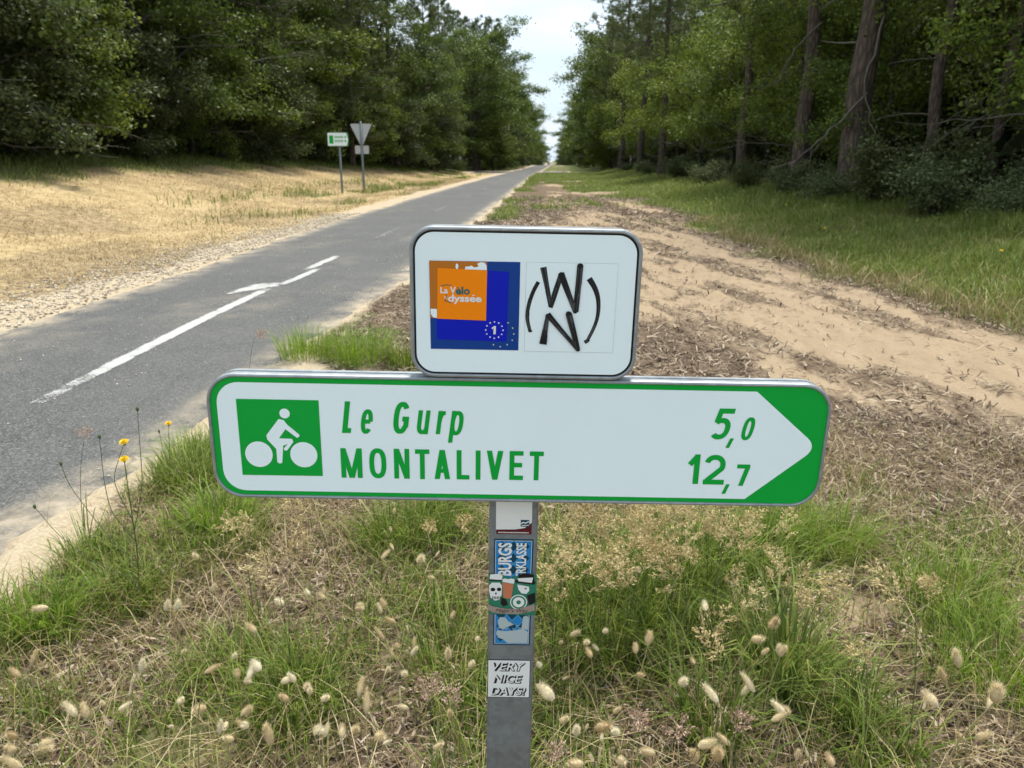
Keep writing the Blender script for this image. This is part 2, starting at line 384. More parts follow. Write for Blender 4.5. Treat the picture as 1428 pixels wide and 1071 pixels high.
TUFT_SPOTS = [(-1.38, 2.82, .22), (-1.9, 5.67, .35), (-1.51, 5.69, .35), (-1.1, 5.6, .3), (1.13, 2.80, .24), (.95, 2.86, .24), (1.36, 2.05, .2), (1.40, 2.38, .2), (.19, 2.16, .3),
              (-.6, 2.79, .25), (-.46, 2.86, .25), (-1.50, 2.30, .2), (-1.68, 2.12, .2), (.71, 2.0, .25), (.34, 2.24, .3), (-1.73, 3.31, .3), (-1.85, 3.6, .25), (-.71, 1.8, .2), (-1.72, 2.5, .2), (.8, 2.6, .3), (0.45, 2.6, .35)]
def z_green(X, Y):
    g = sst(-0.3, 0.9, X - np.interp(Y, [2, 5, 7, 11, 17, 30, 60], [5.0, 4.3, 3.9, 3.6, 3.5, 3.0, 2.6]) + (fbm(X / 1.6, Y / 1.6, 11) - .5) * 2.2)
    far = sst(16, 26, Y) * sst(.50, .62, fbm(X / 1.5, Y / 3.5, 12)) * (X > -2) * .9
    far = np.maximum(far, sst(38, 55, Y) * sst(.42, .55, fbm(X / 1.5, Y / 4, 12)) * (X > -2))
    shoulder = np.exp(-((X + 1.62) / .35) ** 2) * sst(.40, .6, fbm(X / .5, Y / .5, 13)) * (Y < 7.5) * 1.2
    shoulder = shoulder + np.exp(-((X + 1.3) / .5) ** 2) * sst(.52, .65, fbm(X / 1.2, Y / 2.0, 15)) * sst(9, 14, Y) * .9
    t_ = np.zeros_like(X)
    for x, y, r in TUFT_SPOTS: t_ = np.maximum(t_, 0.95 * np.exp(-((X - x) ** 2 + (Y - y) ** 2) / (r * r) * 1.3))
    fore = sst(.52, .66, fbm(X / .45, Y / .45, 14)) * (Y < 4.6) * (X > -1.9) * (X < 2.0) * .7
    left = sst(6.0, 7.0, -X) * (1 - sst(9.5, 12, -X)) * sst(14, 30, Y) * sst(.50, .66, fbm(X / 1.2, Y / 3, 16)) * .6
    left = np.maximum(left, sst(86, 98, Y) * (X < -5.3) * .9)
    base = sst(13.2, 15.2, -X + (fbm(X / 2, Y / 2, 18) - .5) * 3 + np.clip((Y - 40) * .10, 0, 5)) * .85
    return np.clip(np.maximum.reduce([g, far, shoulder, t_, fore, left, base]), 0, 1)
def z_sand(X, Y):
    lo = np.interp(Y, [0, 3.3, 4.2, 4.9, 7.7, 12, 30], [4.0, 3.0, 2.6, 1.95, .9, .3, -.4]); hi = np.interp(Y, [0, 5, 7, 11, 17, 30], [4.8, 4.3, 4.0, 3.7, 3.6, 3.2])
    w = (fbm(X / 1.2, Y / 3.0, 21) - .5) * 1.3
    s = sst(-.35, .35, X - lo + w) * (1 - sst(-.3, .3, X - hi + w)) * (1 - .75 * sst(11, 24, Y) * sst(.42, .58, fbm(X / 1.5, Y / 3, 22)))
    str_ = sst(.46, .60, fbm((X + .25 * Y) / .35, (Y - .25 * X) / 2.2, 24, 4)); s = s * (1 - .55 * str_ * sst(2.6, 5, Y))
    near = sst(.60, .70, fbm(X / .8, Y / .8, 23)) * (Y < 3) * .8
    return np.clip(np.maximum(s, near), 0, 1)
def z_gravel(X, Y):
    d = road_dist(X, Y) + ragged(X, Y) * .6
    left = (X < -3.5)
    wl = np.where(left, 0.75 + .7 * (fbm(X / 2.2, Y / 2.2, 31) - .5), np.interp(Y, [2, 4.5, 7], [.48, .40, .24]) + .5 * (fbm(X / .9, Y / .9, 32) - .5))
    return np.clip(1 - sst(wl - .15, wl + .15, d), 0, 1)
def z_straw(X, Y): return sst(4.6, 5.6, -X) * (1 - sst(84, 96, Y)) * (1 - .46 * sst(.47, .64, fbm(X / 2.0, Y / 4, 25, 4) + .10 * sst(10, 13.5, -X)))
def z_floor(X, Y):
    return np.clip(np.maximum(sst(17.5, 20, -X), sst(7.6, 9.6, X)), 0, 1)

def grow(a, b, s0, k):
    out = [a]; s = s0
    while out[-1] < b: out.append(out[-1] + s); s *= k
    return out
xs = np.unique(np.round(np.concatenate([[-x for x in grow(2.6, 500, .036, 1.026)], np.arange(-2.6, 2.4, .036), grow(2.4, 500, .036, 1.026)]), 4))
ys = np.unique(np.round(np.concatenate([[-80, -40, -20, -10, -5, -2, -1, 0, .6], np.arange(1.0, 4.2, .036), grow(4.2, 900, .038, 1.022)]), 4))
GX, GY = np.meshgrid(xs, ys)
GZ = height(GX, GY)
nx, ny = len(xs), len(ys)
I = (np.arange(ny - 1)[:, None] * nx + np.arange(nx - 1)[None]).ravel()
gme = mesh_np('ground', np.stack([GX, GY, GZ], -1).reshape(-1, 3), np.stack([I, I + 1, I + nx + 1, I + nx], -1), M['ground'], True)
for nm, fn in (('z_green', z_green), ('z_sand', z_sand), ('z_gravel', z_gravel), ('z_straw', z_straw), ('z_floor', z_floor)):
    a = gme.attributes.new(nm, 'FLOAT', 'POINT'); a.data.foreach_set('value', fn(GX, GY).ravel().astype(np.float32))
tag(link('ground', gme), kind='structure')

# cycle path
ry = np.array(sorted(set(list(np.arange(-20, 60, .5)) + grow(60, 700, .6, 1.05))))
uu = np.linspace(0, 1, 25)
RX = (el(ry) - .5)[:, None] * (1 - uu)[None] + (er(ry) + .5)[:, None] * uu[None]; RY = np.repeat(ry[:, None], 25, 1)
RZ = dip(RY) + 0.012 * (1 - ((uu - .5) * 2) ** 2)[None]
I = (np.arange(len(ry) - 1)[:, None] * 25 + np.arange(24)[None]).ravel()
rme = mesh_np('cycle_path', np.stack([RX, RY, RZ], -1).reshape(-1, 3), np.stack([I, I + 1, I + 26, I + 25], -1), M['asphalt'], True)
a = rme.attributes.new('dust', 'FLOAT', 'POINT')
dd = np.maximum(el(RY) - RX, RX - er(RY))
dval = np.clip(1.0 - sst(-.75, .05, -dd - .0) * 1 + 0, 0, 1)
dval = np.clip(sst(-.30, .04, dd) * 1.05 + .02 + .14 * sst(.55, .72, fbm(RX / .9, RY / 1.6, 91)), 0, 1)
a.data.foreach_set('value', dval.ravel().astype(np.float32))
path = tag(link('cycle_path', rme), kind='structure')
cx = np.linspace(CR_X0 - .4, CR_X1 + .4, 30); cy = np.linspace(CR_Y - CR_H - .4, CR_Y + CR_H + .4, 10)
CX, CY = np.meshgrid(cx, cy); I = (np.arange(9)[:, None] * 30 + np.arange(29)[None]).ravel()
cme = mesh_np('cross_road', np.stack([CX, CY, CX * 0 - .006], -1).reshape(-1, 3), np.stack([I, I + 1, I + 31, I + 30], -1), M['asphalt'])
tag(link('cross_road', cme), kind='structure')

def road_z(x, y):
    u = (x - (el(y) - .5)) / ((er(y) + .5) - (el(y) - .5)); return 0.012 * (1 - ((u - .5) * 2) ** 2)
def marking(name, pts, w, mat, label=None):
    """painted strip along a polyline; half-widths may vary"""
    pts = np.array(pts, float); ws = np.full(len(pts), w) if np.isscalar(w) else np.array(w)
    # resample
    P = []; Wd = []
    for i in range(len(pts) - 1):
        n = max(2, int(np.hypot(*(pts[i + 1] - pts[i])) / .15))
        for k in range(n): 
            f = k / n; P.append(pts[i] * (1 - f) + pts[i + 1] * f); Wd.append(ws[i] * (1 - f) + ws[i + 1] * f)
    P.append(pts[-1]); Wd.append(ws[-1]); P = np.array(P); Wd = np.array(Wd)
    tt = np.gradient(P, axis=0); tt /= np.linalg.norm(tt, axis=1)[:, None]
    nn_ = np.stack([tt[:, 1], -tt[:, 0]], 1)
    V = []; A = []; n = len(P); lead = np.exp(-np.arange(n) * .15 / .35) + np.exp(-np.arange(n)[::-1] * .15 / .25)
    for s in (-1.25, -.75, .75, 1.25):
        q = P + nn_ * (Wd * s)[:, None]; V.append(np.column_stack([q, road_z(q[:, 0], q[:, 1]) + .004])); A.append((abs(s) > 1) * 1.0 + lead * .7 + .5 * sst(6.6, 5.0, q[:, 1]) * sst(.4, .6, fbm(q[:, 0] * 0, q[:, 1] / .5, 92)))
    V = np.stack(V, 1).reshape(-1, 3); A = np.stack(A, 1)
    i = (np.arange(n - 1)[:, None] * 4 + np.arange(3)[None]).ravel()
    me = mesh_np(name, V, np.stack([i, i + 1, i + 5, i + 4], -1), mat); at_ = me.attributes.new('wear', 'FLOAT', 'POINT'); at_.data.foreach_set('value', A.ravel().astype(np.float32))
    o = link(name, me, path)
    if label: o['label'] = label
    return o
marking('centre_line', [(-3.34, 4.5), (-3.44, 7.0), (-3.46, 9.0)], .058, M['road_paint'], 'long worn white centre dash on the near asphalt')
marking('arrow_head', [(-3.80, 8.62), (-3.66, 9.05), (-3.55, 9.32), (-3.42, 9.42)], [.03, .13, .17, .06], M['road_paint'], 'white painted arrow head beside the centre dash')
marking('arrow_shaft', [(-3.40, 9.30), (-3.36, 10.0), (-3.35, 10.75)], .055, M['road_paint'], 'short white line running from the arrow head')
marking('centre_line', [(-3.50, 10.65), (-3.48, 12.25)], .062, M['road_paint'])
for y0, y1 in ((14.4, 17.8), (22.5, 26), (30.5, 34), (38.5, 42), (46.5, 50), (54.5, 58), (62, 65.5), (70, 73.5)):
    marking('centre_line', [(-3.5, y0), (-3.48, y1)], .05, M['worn_paint'])
marking('edge_patch', [(-5.35, 1.2), (-4.6, 2.6), (-4.2, 3.8)], .12, M['worn_paint'])

# ------------------------------------------------------------------ tree builders
def leaves(C, size, rng, out=None, up=0.55, aspect=0.62, jit=0.45):
    """one folded four-cornered leaf per centre"""
    n = len(C)
    nor = rng.normal(0, 1, (n, 3)) * .75; nor[:, 2] += up
    if out is not None: nor += out * .5
    nor /= np.linalg.norm(nor, axis=1)[:, None]
    d = rng.normal(0, 1, (n, 3)); d -= nor * (d * nor).sum(1)[:, None]; d /= np.linalg.norm(d, axis=1)[:, None]
    s = np.cross(nor, d); L_ = size * rng.uniform(1 - jit, 1 + jit, n)[:, None]
    p0 = C - d * L_ * .5; p2 = C + d * L_ * .5 - nor * L_ * .08
    p1 = C + s * L_ * aspect * .5 + nor * L_ * .10; p3 = C - s * L_ * aspect * .5 + nor * L_ * .10
    V = np.stack([p0, p1, p2, p3], 1).reshape(-1, 3)
    i = np.arange(n)[:, None] * 4
    return V, np.concatenate([i, i + 1, i + 2, i + 3], 1)

def bez(p0, p1, p2, n):
    t_ = np.linspace(0, 1, n)[:, None]
    return p0 * (1 - t_) ** 2 + 2 * p1 * t_ * (1 - t_) + p2 * t_ ** 2

def oak_meshes(seed, H, RAD, low, nl=20, per=62, lsize=.15, mat='oak_leaf', trunk_r=.24, lean=.6):
    rng = np.random.default_rng(seed)
    n = 12; tz = np.linspace(-.3, H * .8, n)
    wob = np.cumsum(rng.normal(0, .10, (n, 2)), 0); wob -= wob[0]
    lx = rng.normal(0, lean, 2)
    tp = np.column_stack([wob + lx[None] * (tz / H)[:, None], tz])
    tr = trunk_r * (1 - .8 * np.linspace(0, 1, n)) * (1 + .5 * np.exp(-np.maximum(tz, 0) / .35))
    trunk = tube_np(tp, tr, 10, .07, rng)
    limbs = []; cl = []; outd = []
    for i in range(nl):
        f = (i + .5) / nl; z0 = H * (.10 + .66 * f); az = i * 2.399 + rng.normal(0, .3)
        p0 = np.array([np.interp(z0, tz, tp[:, 0]), np.interp(z0, tz, tp[:, 1]), z0])
        Ln = RAD * (.70 + .40 * rng.random()) * math.sin(math.pi * (.22 + .68 * f)) ** .6
        dirv = np.array([math.cos(az), math.sin(az), 0])
        rise = Ln * (.55 + .4 * f) * rng.uniform(.5, 1.1); droop = Ln * (.62 * (1 - f)) * rng.uniform(.6, 1.3)
        p2 = p0 + dirv * Ln + np.array([0, 0, rise - droop]); p2[2] = max(p2[2], low + rng.uniform(0, .8))
        p1 = p0 + dirv * Ln * .5 + np.array([0, 0, rise])
        P = bez(p0, p1, p2, 9) + rng.normal(0, .07, (9, 3)); P[0] = p0
        r0 = trunk_r * (.5 - .32 * f)
        limbs.append(tube_np(P, np.linspace(r0, .012, 9), 5))
        for k in range(8):
            u = .28 + .72 * (k + rng.random()) / 8; q = P[min(8, int(u * 8))]
            d2 = rng.normal(0, 1, 3); d2[2] = d2[2] * .5 + .1; d2 += dirv * .7; d2 /= np.linalg.norm(d2)
            l2 = rng.uniform(.7, 1.7) * (RAD / 5) ** .5
            q2 = q + d2 * l2; q2[2] = max(q2[2] - .15 * l2, low * .6)
            B = bez(q, (q + q2) / 2 + np.array([0, 0, .18]), q2, 4); limbs.append(tube_np(B, np.linspace(.022, .006, 4), 3))
            for w_ in (.35, .72, 1.0):
                cl.append(q + (q2 - q) * w_ + rng.normal(0, .10, 3)); outd.append(d2)
    cl = np.array(cl); outd = np.array(outd)
    cnt = np.maximum(8, (per * rng.uniform(.35, 1.6, len(cl))).astype(int))
    C = np.repeat(cl, cnt, 0); O = np.repeat(outd, cnt, 0)
    C = C + rng.normal(0, 1, C.shape) * np.array([.30, .30, .19]) * (RAD / 5) ** .4
    cv, cf = leaves(C, lsize, rng, O)
    dead = []
    for i in range(4):
        z0 = H * rng.uniform(.10, .45); az = i * 1.7 + rng.uniform(0, 1); Ln = RAD * rng.uniform(.8, 1.08); p0 = np.array([np.interp(z0, tz, tp[:, 0]), np.interp(z0, tz, tp[:, 1]), z0])
        p2 = p0 + np.array([math.cos(az) * Ln, math.sin(az) * Ln, rng.uniform(-.12, .25) * Ln]); P = bez(p0, (p0 + p2) / 2 + rng.normal(0, .35, 3), p2, 8) + rng.normal(0, .04, (8, 3))
        tw = [tube_np(P, np.linspace(.035, .008, 8), 4)]
        for k in range(7):
            q = P[3 + k % 5]; q2 = q + (p2 - p0) / Ln * rng.uniform(.2, .8) + rng.normal(0, .35, 3); tw.append(tube_np(bez(q, (q + q2) / 2 + rng.normal(0, .08, 3), q2, 4), [.012, .009, .007, .004], 3))
        dead.append(('dead_branch', mesh_np('dead_branch', *join_np(tw), M['pale_twig'], True)))
    tb = mesh_np('trunk', *trunk, M['oak_bark'], True)
    lb = mesh_np('branches', *join_np(limbs), M['oak_bark'], True)
    cr = mesh_np('crown', cv, cf, M[mat])
    return (('trunk', tb), ('branches', lb), ('crown', cr)) + tuple(dead)

def pine_meshes(seed, H, start, Lmax, trunk_r=.26, tufts=15, lean=.4, wh=.6):
    rng = np.random.default_rng(seed)
    n = 16; tz = np.linspace(-.3, H, n)
    lx = rng.normal(0, lean, 2); wob = np.cumsum(rng.normal(0, .07, (n, 2)), 0); wob -= wob[0]
    tp = np.column_stack([wob + lx[None] * ((tz / H) ** 1.4 * np.sign(tz))[:, None] if False else wob + lx[None] * (np.maximum(tz, 0) / H)[:, None], tz])
    tr = trunk_r * (1 - .85 * np.linspace(0, 1, n)) * (1 + .35 * np.exp(-np.maximum(tz, 0) / .4))
    trunk = tube_np(tp, tr, 12, .06, rng)
    limbs = []; TC = []; TD = []
    z = H * start; k = 0
    while z < H * .99:
        f = (z / H - start) / (1 - start)
        for j in range(4):
            az = k * 1.1 + j * math.pi / 2 + rng.normal(0, .3)
            Ln = Lmax * (.35 + .9 * math.sin(math.pi * min(1, .18 + .75 * f)) ** .8) * rng.uniform(.55, 1.1) * (1 - .55 * f ** 2)
            dirv = np.array([math.cos(az), math.sin(az), 0])
            p0 = np.array([np.interp(z, tz, tp[:, 0]), np.interp(z, tz, tp[:, 1]), z])
            p2 = p0 + dirv * Ln + np.array([0, 0, Ln * (-.10 + .65 * f) + rng.normal(0, .15)])
            p1 = p0 + dirv * Ln * .55 + np.array([0, 0, Ln * (-.08 + .35 * f)])
            P = bez(p0, p1, p2, 7) + rng.normal(0, .04, (7, 3)); P[0] = p0
            limbs.append(tube_np(P, np.linspace(.045 * (1 - .5 * f), .01, 7), 4))
            for q in range(tufts):
                u = rng.uniform(.28, 1.05); i0 = min(5, int(u * 6)); pt = P[i0] + (P[i0 + 1] - P[i0]) * min(1.2, u * 6 - i0)
                side = np.array([-dirv[1], dirv[0], 0]) * rng.normal(0, .30 * Ln * (1.15 - u)) + np.array([0, 0, rng.normal(.05, .14)])
                TC.append(pt + side); dd_ = dirv * .6 + side * .5 + np.array([0, 0, .55]) + rng.normal(0, .25, 3); TD.append(dd_ / np.linalg.norm(dd_))
        z += wh * rng.uniform(.8, 1.2); k += 1
    TC = np.array(TC); TD = np.array(TD); nn_ = 20
    C = np.repeat(TC, nn_, 0); D = np.repeat(TD, nn_, 0) + rng.normal(0, .62, (len(TC) * nn_, 3)); D /= np.linalg.norm(D, axis=1)[:, None]
    C = C + rng.normal(0, .06, C.shape)
    S = np.cross(D, rng.normal(0, 1, D.shape)); S /= np.linalg.norm(S, axis=1)[:, None]
    Ln = rng.uniform(.20, .36, len(C))[:, None]; w = .018
    V = np.stack([C - S * w, C + S * w, C + D * Ln], 1).reshape(-1, 3); F = np.arange(len(V)).reshape(-1, 3)
    stubs = []
    for i in range(5):
        z = H * start * (.25 + .75 * (i + rng.random()) / 5); az = rng.uniform(0, 6.28)
        p0 = np.array([np.interp(z, tz, tp[:, 0]), np.interp(z, tz, tp[:, 1]), z]); Ln = rng.uniform(.8, 2.4)
        p2 = p0 + np.array([math.cos(az) * Ln, math.sin(az) * Ln, rng.normal(-.1, .3)])
        P = bez(p0, (p0 + p2) / 2 + rng.normal(0, .14, 3), p2, 6); stubs.append(('dead_branch', mesh_np('dead_branch', *tube_np(P, np.linspace(.028, .006, 6), 4), M['pale_twig'], True)))
    return (('trunk', mesh_np('trunk', *trunk, M['pine_bark'], True)), ('branches', mesh_np('branches', *join_np(limbs), M['pine_bark'], True)),
            ('crown', mesh_np('crown', V, F, M['pine_needle']))) + tuple(stubs)

def shrub_meshes(seed, rad, hgt, n=4200, lsize=.075, mat='shrub_leaf'):
    rng = np.random.default_rng(seed)
    stems = []; cl = []
    for i in range(16):
        az = rng.uniform(0, 6.28); Ln = rng.uniform(.4, 1); top = np.array([math.cos(az) * rad * Ln, math.sin(az) * rad * Ln, hgt * rng.uniform(.35, 1.0)])
        P = bez(np.array([top[0] * .15, top[1] * .15, -.05]), np.array([top[0] * .4, top[1] * .4, top[2] * .75]), top, 6)
        stems.append(tube_np(P, np.linspace(.018, .004, 6), 4))
        for q in range(2, 6):
            for _ in range(3): cl.append(P[q] + rng.normal(0, .14, 3) * np.array([rad, rad, hgt * .6]))
    cl = np.array(cl); cl[:, 2] = np.maximum(cl[:, 2], .06)
    C = cl[rng.integers(0, len(cl), n)] + rng.normal(0, 1, (n, 3)) * np.array([.13, .13, .09]) * max(.7, rad)
    C[:, 2] = np.maximum(C[:, 2], .02)
    v, f = leaves(C, lsize, rng)
    return (('stems', mesh_np('stems', *join_np(stems), M['oak_bark'], True)), ('foliage', mesh_np('foliage', v, f, M[mat])))

def put(name, meshes, x, y, rz, s, label, cat, group, parts=None):
    o = empty(name, (x, y, float(height(np.array([x]), np.array([y]), False)[0]) - .03), (0, 0, rz), s)
    tag(o, label, cat, group)
    for pn, me in meshes: link(pn, me, o)
    return o

OAK = [oak_meshes(11, 11, 4.6, .8), oak_meshes(12, 12.5, 5.0, .6), oak_meshes(13, 10, 4.4, .5, mat='holm_leaf', lsize=.13, per=70), oak_meshes(14, 13, 4.8, 1.0)]
LOW = [oak_meshes(15, 6.0, 3.2, .25, nl=16, per=60, lsize=.14, trunk_r=.12), oak_meshes(16, 5.0, 3.0, .2, nl=16, per=62, lsize=.13, mat='holm_leaf', trunk_r=.11)]
UND = [oak_meshes(21, 6.8, 2.6, 1.9, nl=13, per=64, lsize=.095, trunk_r=.10, lean=.5, mat='young_leaf'), oak_meshes(22, 7.8, 2.9, 2.4, nl=14, per=62, lsize=.09, trunk_r=.12, lean=.7, mat='young_leaf')]
PINE = [pine_meshes(31, 20, .36, 3.4, .27, 17), pine_meshes(32, 18, .40, 3.2, .24, 17), pine_meshes(33, 21, .48, 3.5, .30, 17), pine_meshes(34, 15, .14, 3.4, .2, 16)]
SHRUB = [shrub_meshes(41, 1.0, 1.3), shrub_meshes(42, 1.25, 1.0, mat='shrub_leaf'), shrub_meshes(43, .9, 1.7, mat='holm_leaf', lsize=.085)]

ORD = ['first', 'second', 'third', 'fourth', 'fifth', 'sixth', 'seventh', 'eighth', 'ninth', 'tenth', 'eleventh', 'twelfth', 'thirteenth', 'fourteenth', 'fifteenth', 'sixteenth', 'seventeenth', 'eighteenth', 'nineteenth', 'twentieth', 'twenty-first', 'twenty-second', 'twenty-third', 'twenty-fourth', 'twenty-fifth', 'twenty-sixth']
rr = random.Random(7)
def rz(): return rr.uniform(0, 6.28)
def near(ms): return ms
def far(ms): return tuple(m_ for m_ in ms if m_[0] != 'dead_branch')      # too far off to show dead twigs
# left forest edge, from the left frame border towards the crossing
left_edge = [('o', 2, -17.2, 19), ('o', 0, -16.6, 23.5), ('o', 2, -17.4, 28), ('o', 1, -16.8, 32.5), ('o', 0, -16.2, 37.5), ('p', 3, -15.6, 42.5), ('o', 3, -16.2, 48), ('p', 3, -13.8, 53.5), ('o', 1, -14.6, 59.5), ('p', 0, -13.0, 65), ('o', 3, -12.6, 71), ('p', 3, -11.8, 76), ('o', 1, -12.6, 80)]
for i, (k, v_, x, y) in enumerate(left_edge):
    lab = ('leafy green oak' if k == 'o' else 'feathery olive pine') + ' in the left forest edge, ' + ORD[i] + ' from the left border'
    put('oak_tree' if k == 'o' else 'pine_tree', (OAK if k == 'o' else PINE)[v_], x, y, rz(), rr.uniform(.95, 1.15), lab, 'tree', 'trees of the left forest edge')
low_l = [(-17.6, 16.5), (-15.8, 20.8), (-16.4, 25.6), (-15.6, 30), (-16.6, 35.4), (-15.0, 40.2), (-15.2, 45.3), (-14.4, 50.4), (-14.0, 56.8), (-12.8, 62), (-12.4, 68), (-11.4, 73.5), (-11.0, 79)]
for i, (x, y) in enumerate(low_l):
    put('low_oak', LOW[i % 2], x, y, rz(), rr.uniform(.8, 1.1), 'low bushy oak hanging over the bank, ' + ORD[i] + ' from the left border', 'tree', 'low oaks on the left bank')
for i, y in enumerate(np.linspace(17, 82, 15)):
    for row in (0, 1):
        x = -21.5 - row * 5 + rr.uniform(-1.2, 1.2); k = (i + row) % 2 if y < 44 else 0
        put('pine_tree' if k else 'oak_tree', far(PINE[(i + row) % 3]) if k else far(OAK[(i * 3 + row) % 4]), x, y + rr.uniform(-1.5, 1.5), rz(), rr.uniform(.95, 1.2) * (1.4 if y > 44 else 1),
            ('tall pine' if k else 'dark oak') + ' standing deep in the shade behind the left forest edge', 'tree', 'trees deep in the left wood')
# avenue beyond the crossing, both sides
def avenue(side, x0, ys_, oakv):
    for i, y in enumerate(ys_):
        xo = x0; x0 = xo - (side * -1.5 if False else 0) - 2.2 * float(sst(150, 300, y))
        for row in range(3):
            k = (i + row) % 2 if row < 2 else 0
            x = side * (x0 + row * 4.6 + rr.uniform(-.7, .7)); sd = 'left' if side < 0 else 'right'
            lab = ('tall pine' if k else 'broad oak') + ' of the far ' + sd + ' avenue, ' + ORD[i] + ' beyond the crossing' if row == 0 else ('pine' if k else 'oak') + ' behind the front row of the far ' + sd + ' avenue'
            put('pine_tree' if k else 'oak_tree', far(PINE[i % 3]) if k else far(OAK[oakv[i % len(oakv)]]), x, y + row * 2.7, rz(), rr.uniform(.87, 1.0) if k else rr.uniform(1.16, 1.42), lab, 'tree', 'trees of the far ' + sd + ' avenue')
        put('low_oak', far(LOW[i % 2]), side * (x0 - 1.2 + rr.uniform(-.4, .4)), y + 4, rz(), rr.uniform(.8, 1.15), 'low oak at the foot of the far ' + ('left' if side < 0 else 'right') + ' avenue, ' + ORD[i] + ' beyond the crossing', 'tree', 'low oaks of the far avenue'); x0 = xo
avenue(-1, 8.7, [93, 100, 107, 115, 124, 133, 144, 156, 170, 186, 206, 230, 260, 300], (1, 3, 0))
# right side: big pines along the verge
right_pines = [(2, 7.9, 20.8, 1.12, 'thick leaning pine trunk, broadest at the right forest edge'), (0, 7.8, 25.2, .92, 'straight brown pine just left of the thick leaning one'),
               (1, 9.0, 19.4, .72, 'dark shaded pine just right of the thick leaning one'), (1, 7.9, 33, .9, 'slim dark pine half way between thick pine and lone pine'),
               (0, 6.9, 50, .85, 'lone slim pine trunk standing beside the right verge'), (2, 7.0, 62, .9, 'pine on the right edge just beyond the lone trunk'),
               (1, 6.6, 76, 1.12, 'tall ragged pine reaching into the sky gap on the right'), (1, 10.2, 18.6, .62, 'thin dark pine second right of the thick leaning one'), (0, 10.6, 16.6, .70, 'dark pine trunk nearest the right border'), (2, 8.9, 29, .9, 'shaded pine trunk behind the straight brown one')]
for v_, x, y, s, lab in right_pines:
    o = put('pine_tree', PINE[v_], x, y, rz() if y != 20.8 else .4, s, lab, 'tree', 'pines of the right forest edge')
und = [(0, 12.4, 14.6, 1.1), (1, 13.4, 18.6, 1.2), (0, 11.6, 22.6, 1.2), (1, 11.4, 27.5, 1.25), (0, 10.6, 31, 1.25), (1, 10.4, 36, 1.3), (0, 9.6, 40.5, 1.3), (1, 9.2, 46, 1.4), (0, 9.4, 53, 1.3), (1, 8.8, 58, 1.4), (0, 8.8, 65, 1.4), (1, 8.4, 70, 1.4), (1, 15, 15.5, 1.3), (0, 13.4, 24.5, 1.3), (0, 13.4, 31, 1.4), (1, 11.2, 11.0, .9), (0, 8.0, 80, 1.4), (1, 10.0, 15.4, .95), (0, 8.9, 28.0, 1.0), (1, 8.3, 38, 1.05), (0, 8.9, 22.6, .9), (1, 7.9, 44, 1.1)]
for i, (v_, x, y, s) in enumerate(sorted(und, key=lambda q_: q_[2] / q_[1])):
    put('young_oak', UND[v_], x, y, rz(), s, 'bright young oak under the right pines, ' + ORD[i] + ' from the right border', 'tree', 'young oaks under the right pines')
for i, y in enumerate(np.linspace(11, 82, 16)):
    for row in (0, 1):
        k = (i + row) % 2
        put('pine_tree' if k else 'oak_tree', far(PINE[(i + row) % 3]) if k else far(OAK[(i * 3 + row) % 4]), 14.2 + row * 5 + rr.uniform(-1, 1), y + rr.uniform(-1.5, 1.5), rz(), rr.uniform(.9, 1.15),
            ('tall pine' if k else 'dark oak') + ' standing deep in the shade behind the right forest edge', 'tree', 'trees deep in the right wood')
avenue(1, 7.8, [86, 94, 102, 111, 120, 130, 141, 153, 167, 183, 202, 226, 256, 296], (0, 3, 1))

# bare dead branches leaning in the right forest edge
for P, lab in (([(7.8, 20.5, 3.1), (7.1, 20.1, 2.4), (6.4, 19.7, 1.9), (5.8, 19.4, 1.35)], 'long bare dead branch slanting down left of the thick leaning pine'), ([(12.4, 17.5, 5.6), (11.0, 17.3, 4.2), (9.8, 17.1, 3.6), (8.7, 17.0, 2.5)], 'bare pale dead branch slanting down at the upper right border'),
               ([(11.6, 16.0, 3.3), (10.4, 16.2, 3.2), (9.2, 16.6, 2.7), (8.5, 16.8, 2.2)], 'bare pale dead branch right of the thick leaning pine, nearly level'), ([(7.95, 20.35, 4.8), (7.62, 20.3, 3.4), (8.0, 20.25, 2.2), (8.3, 20.1, 1.4)], 'thin bare creeper stem hanging against the thick leaning pine'), ([(7.9, 24.9, 5.4), (7.3, 24.7, 4.8), (6.9, 24.6, 4.3), (6.7, 24.5, 3.6)], 'short bare dead branch on the straight pine behind the leaning one')):
    P = np.array(P); T = np.linspace(0, 1, 16); Q = np.column_stack([np.interp(T, np.linspace(0, 1, len(P)), P[:, i]) for i in range(3)]); g = np.random.default_rng(len(lab)); Q += g.normal(0, .025, Q.shape)
    o = tag(empty('dead_branch', Q[0]), lab, 'branch', 'bare branches on the right'); link('limb', mesh_np('limb', *tube_np(Q - Q[0], np.linspace(.035, .010, 16), 5), M['pale_twig'], True), o)
    for k in range(4):
        q = Q[5 + k * 3] - Q[0]; d = (Q[-1] - Q[0]) / 6 + g.normal(0, .22, 3); link('twig', mesh_np('twig', *tube_np(bez(q, q + d * .5 + g.normal(0, .05, 3), q + d, 5), np.linspace(.012, .004, 5), 4), M['pale_twig'], True), o)

for i, (x, y) in enumerate(((-6.5, 330), (5.5, 330), (-4.5, 345), (6.5, 350))):
    put('oak_tree', far(OAK[i]), x, y, rz(), 1.0, ('first', 'second', 'third', 'fourth')[i] + ' of the tiny trees closing the view at the path end', 'tree', 'trees closing the view')
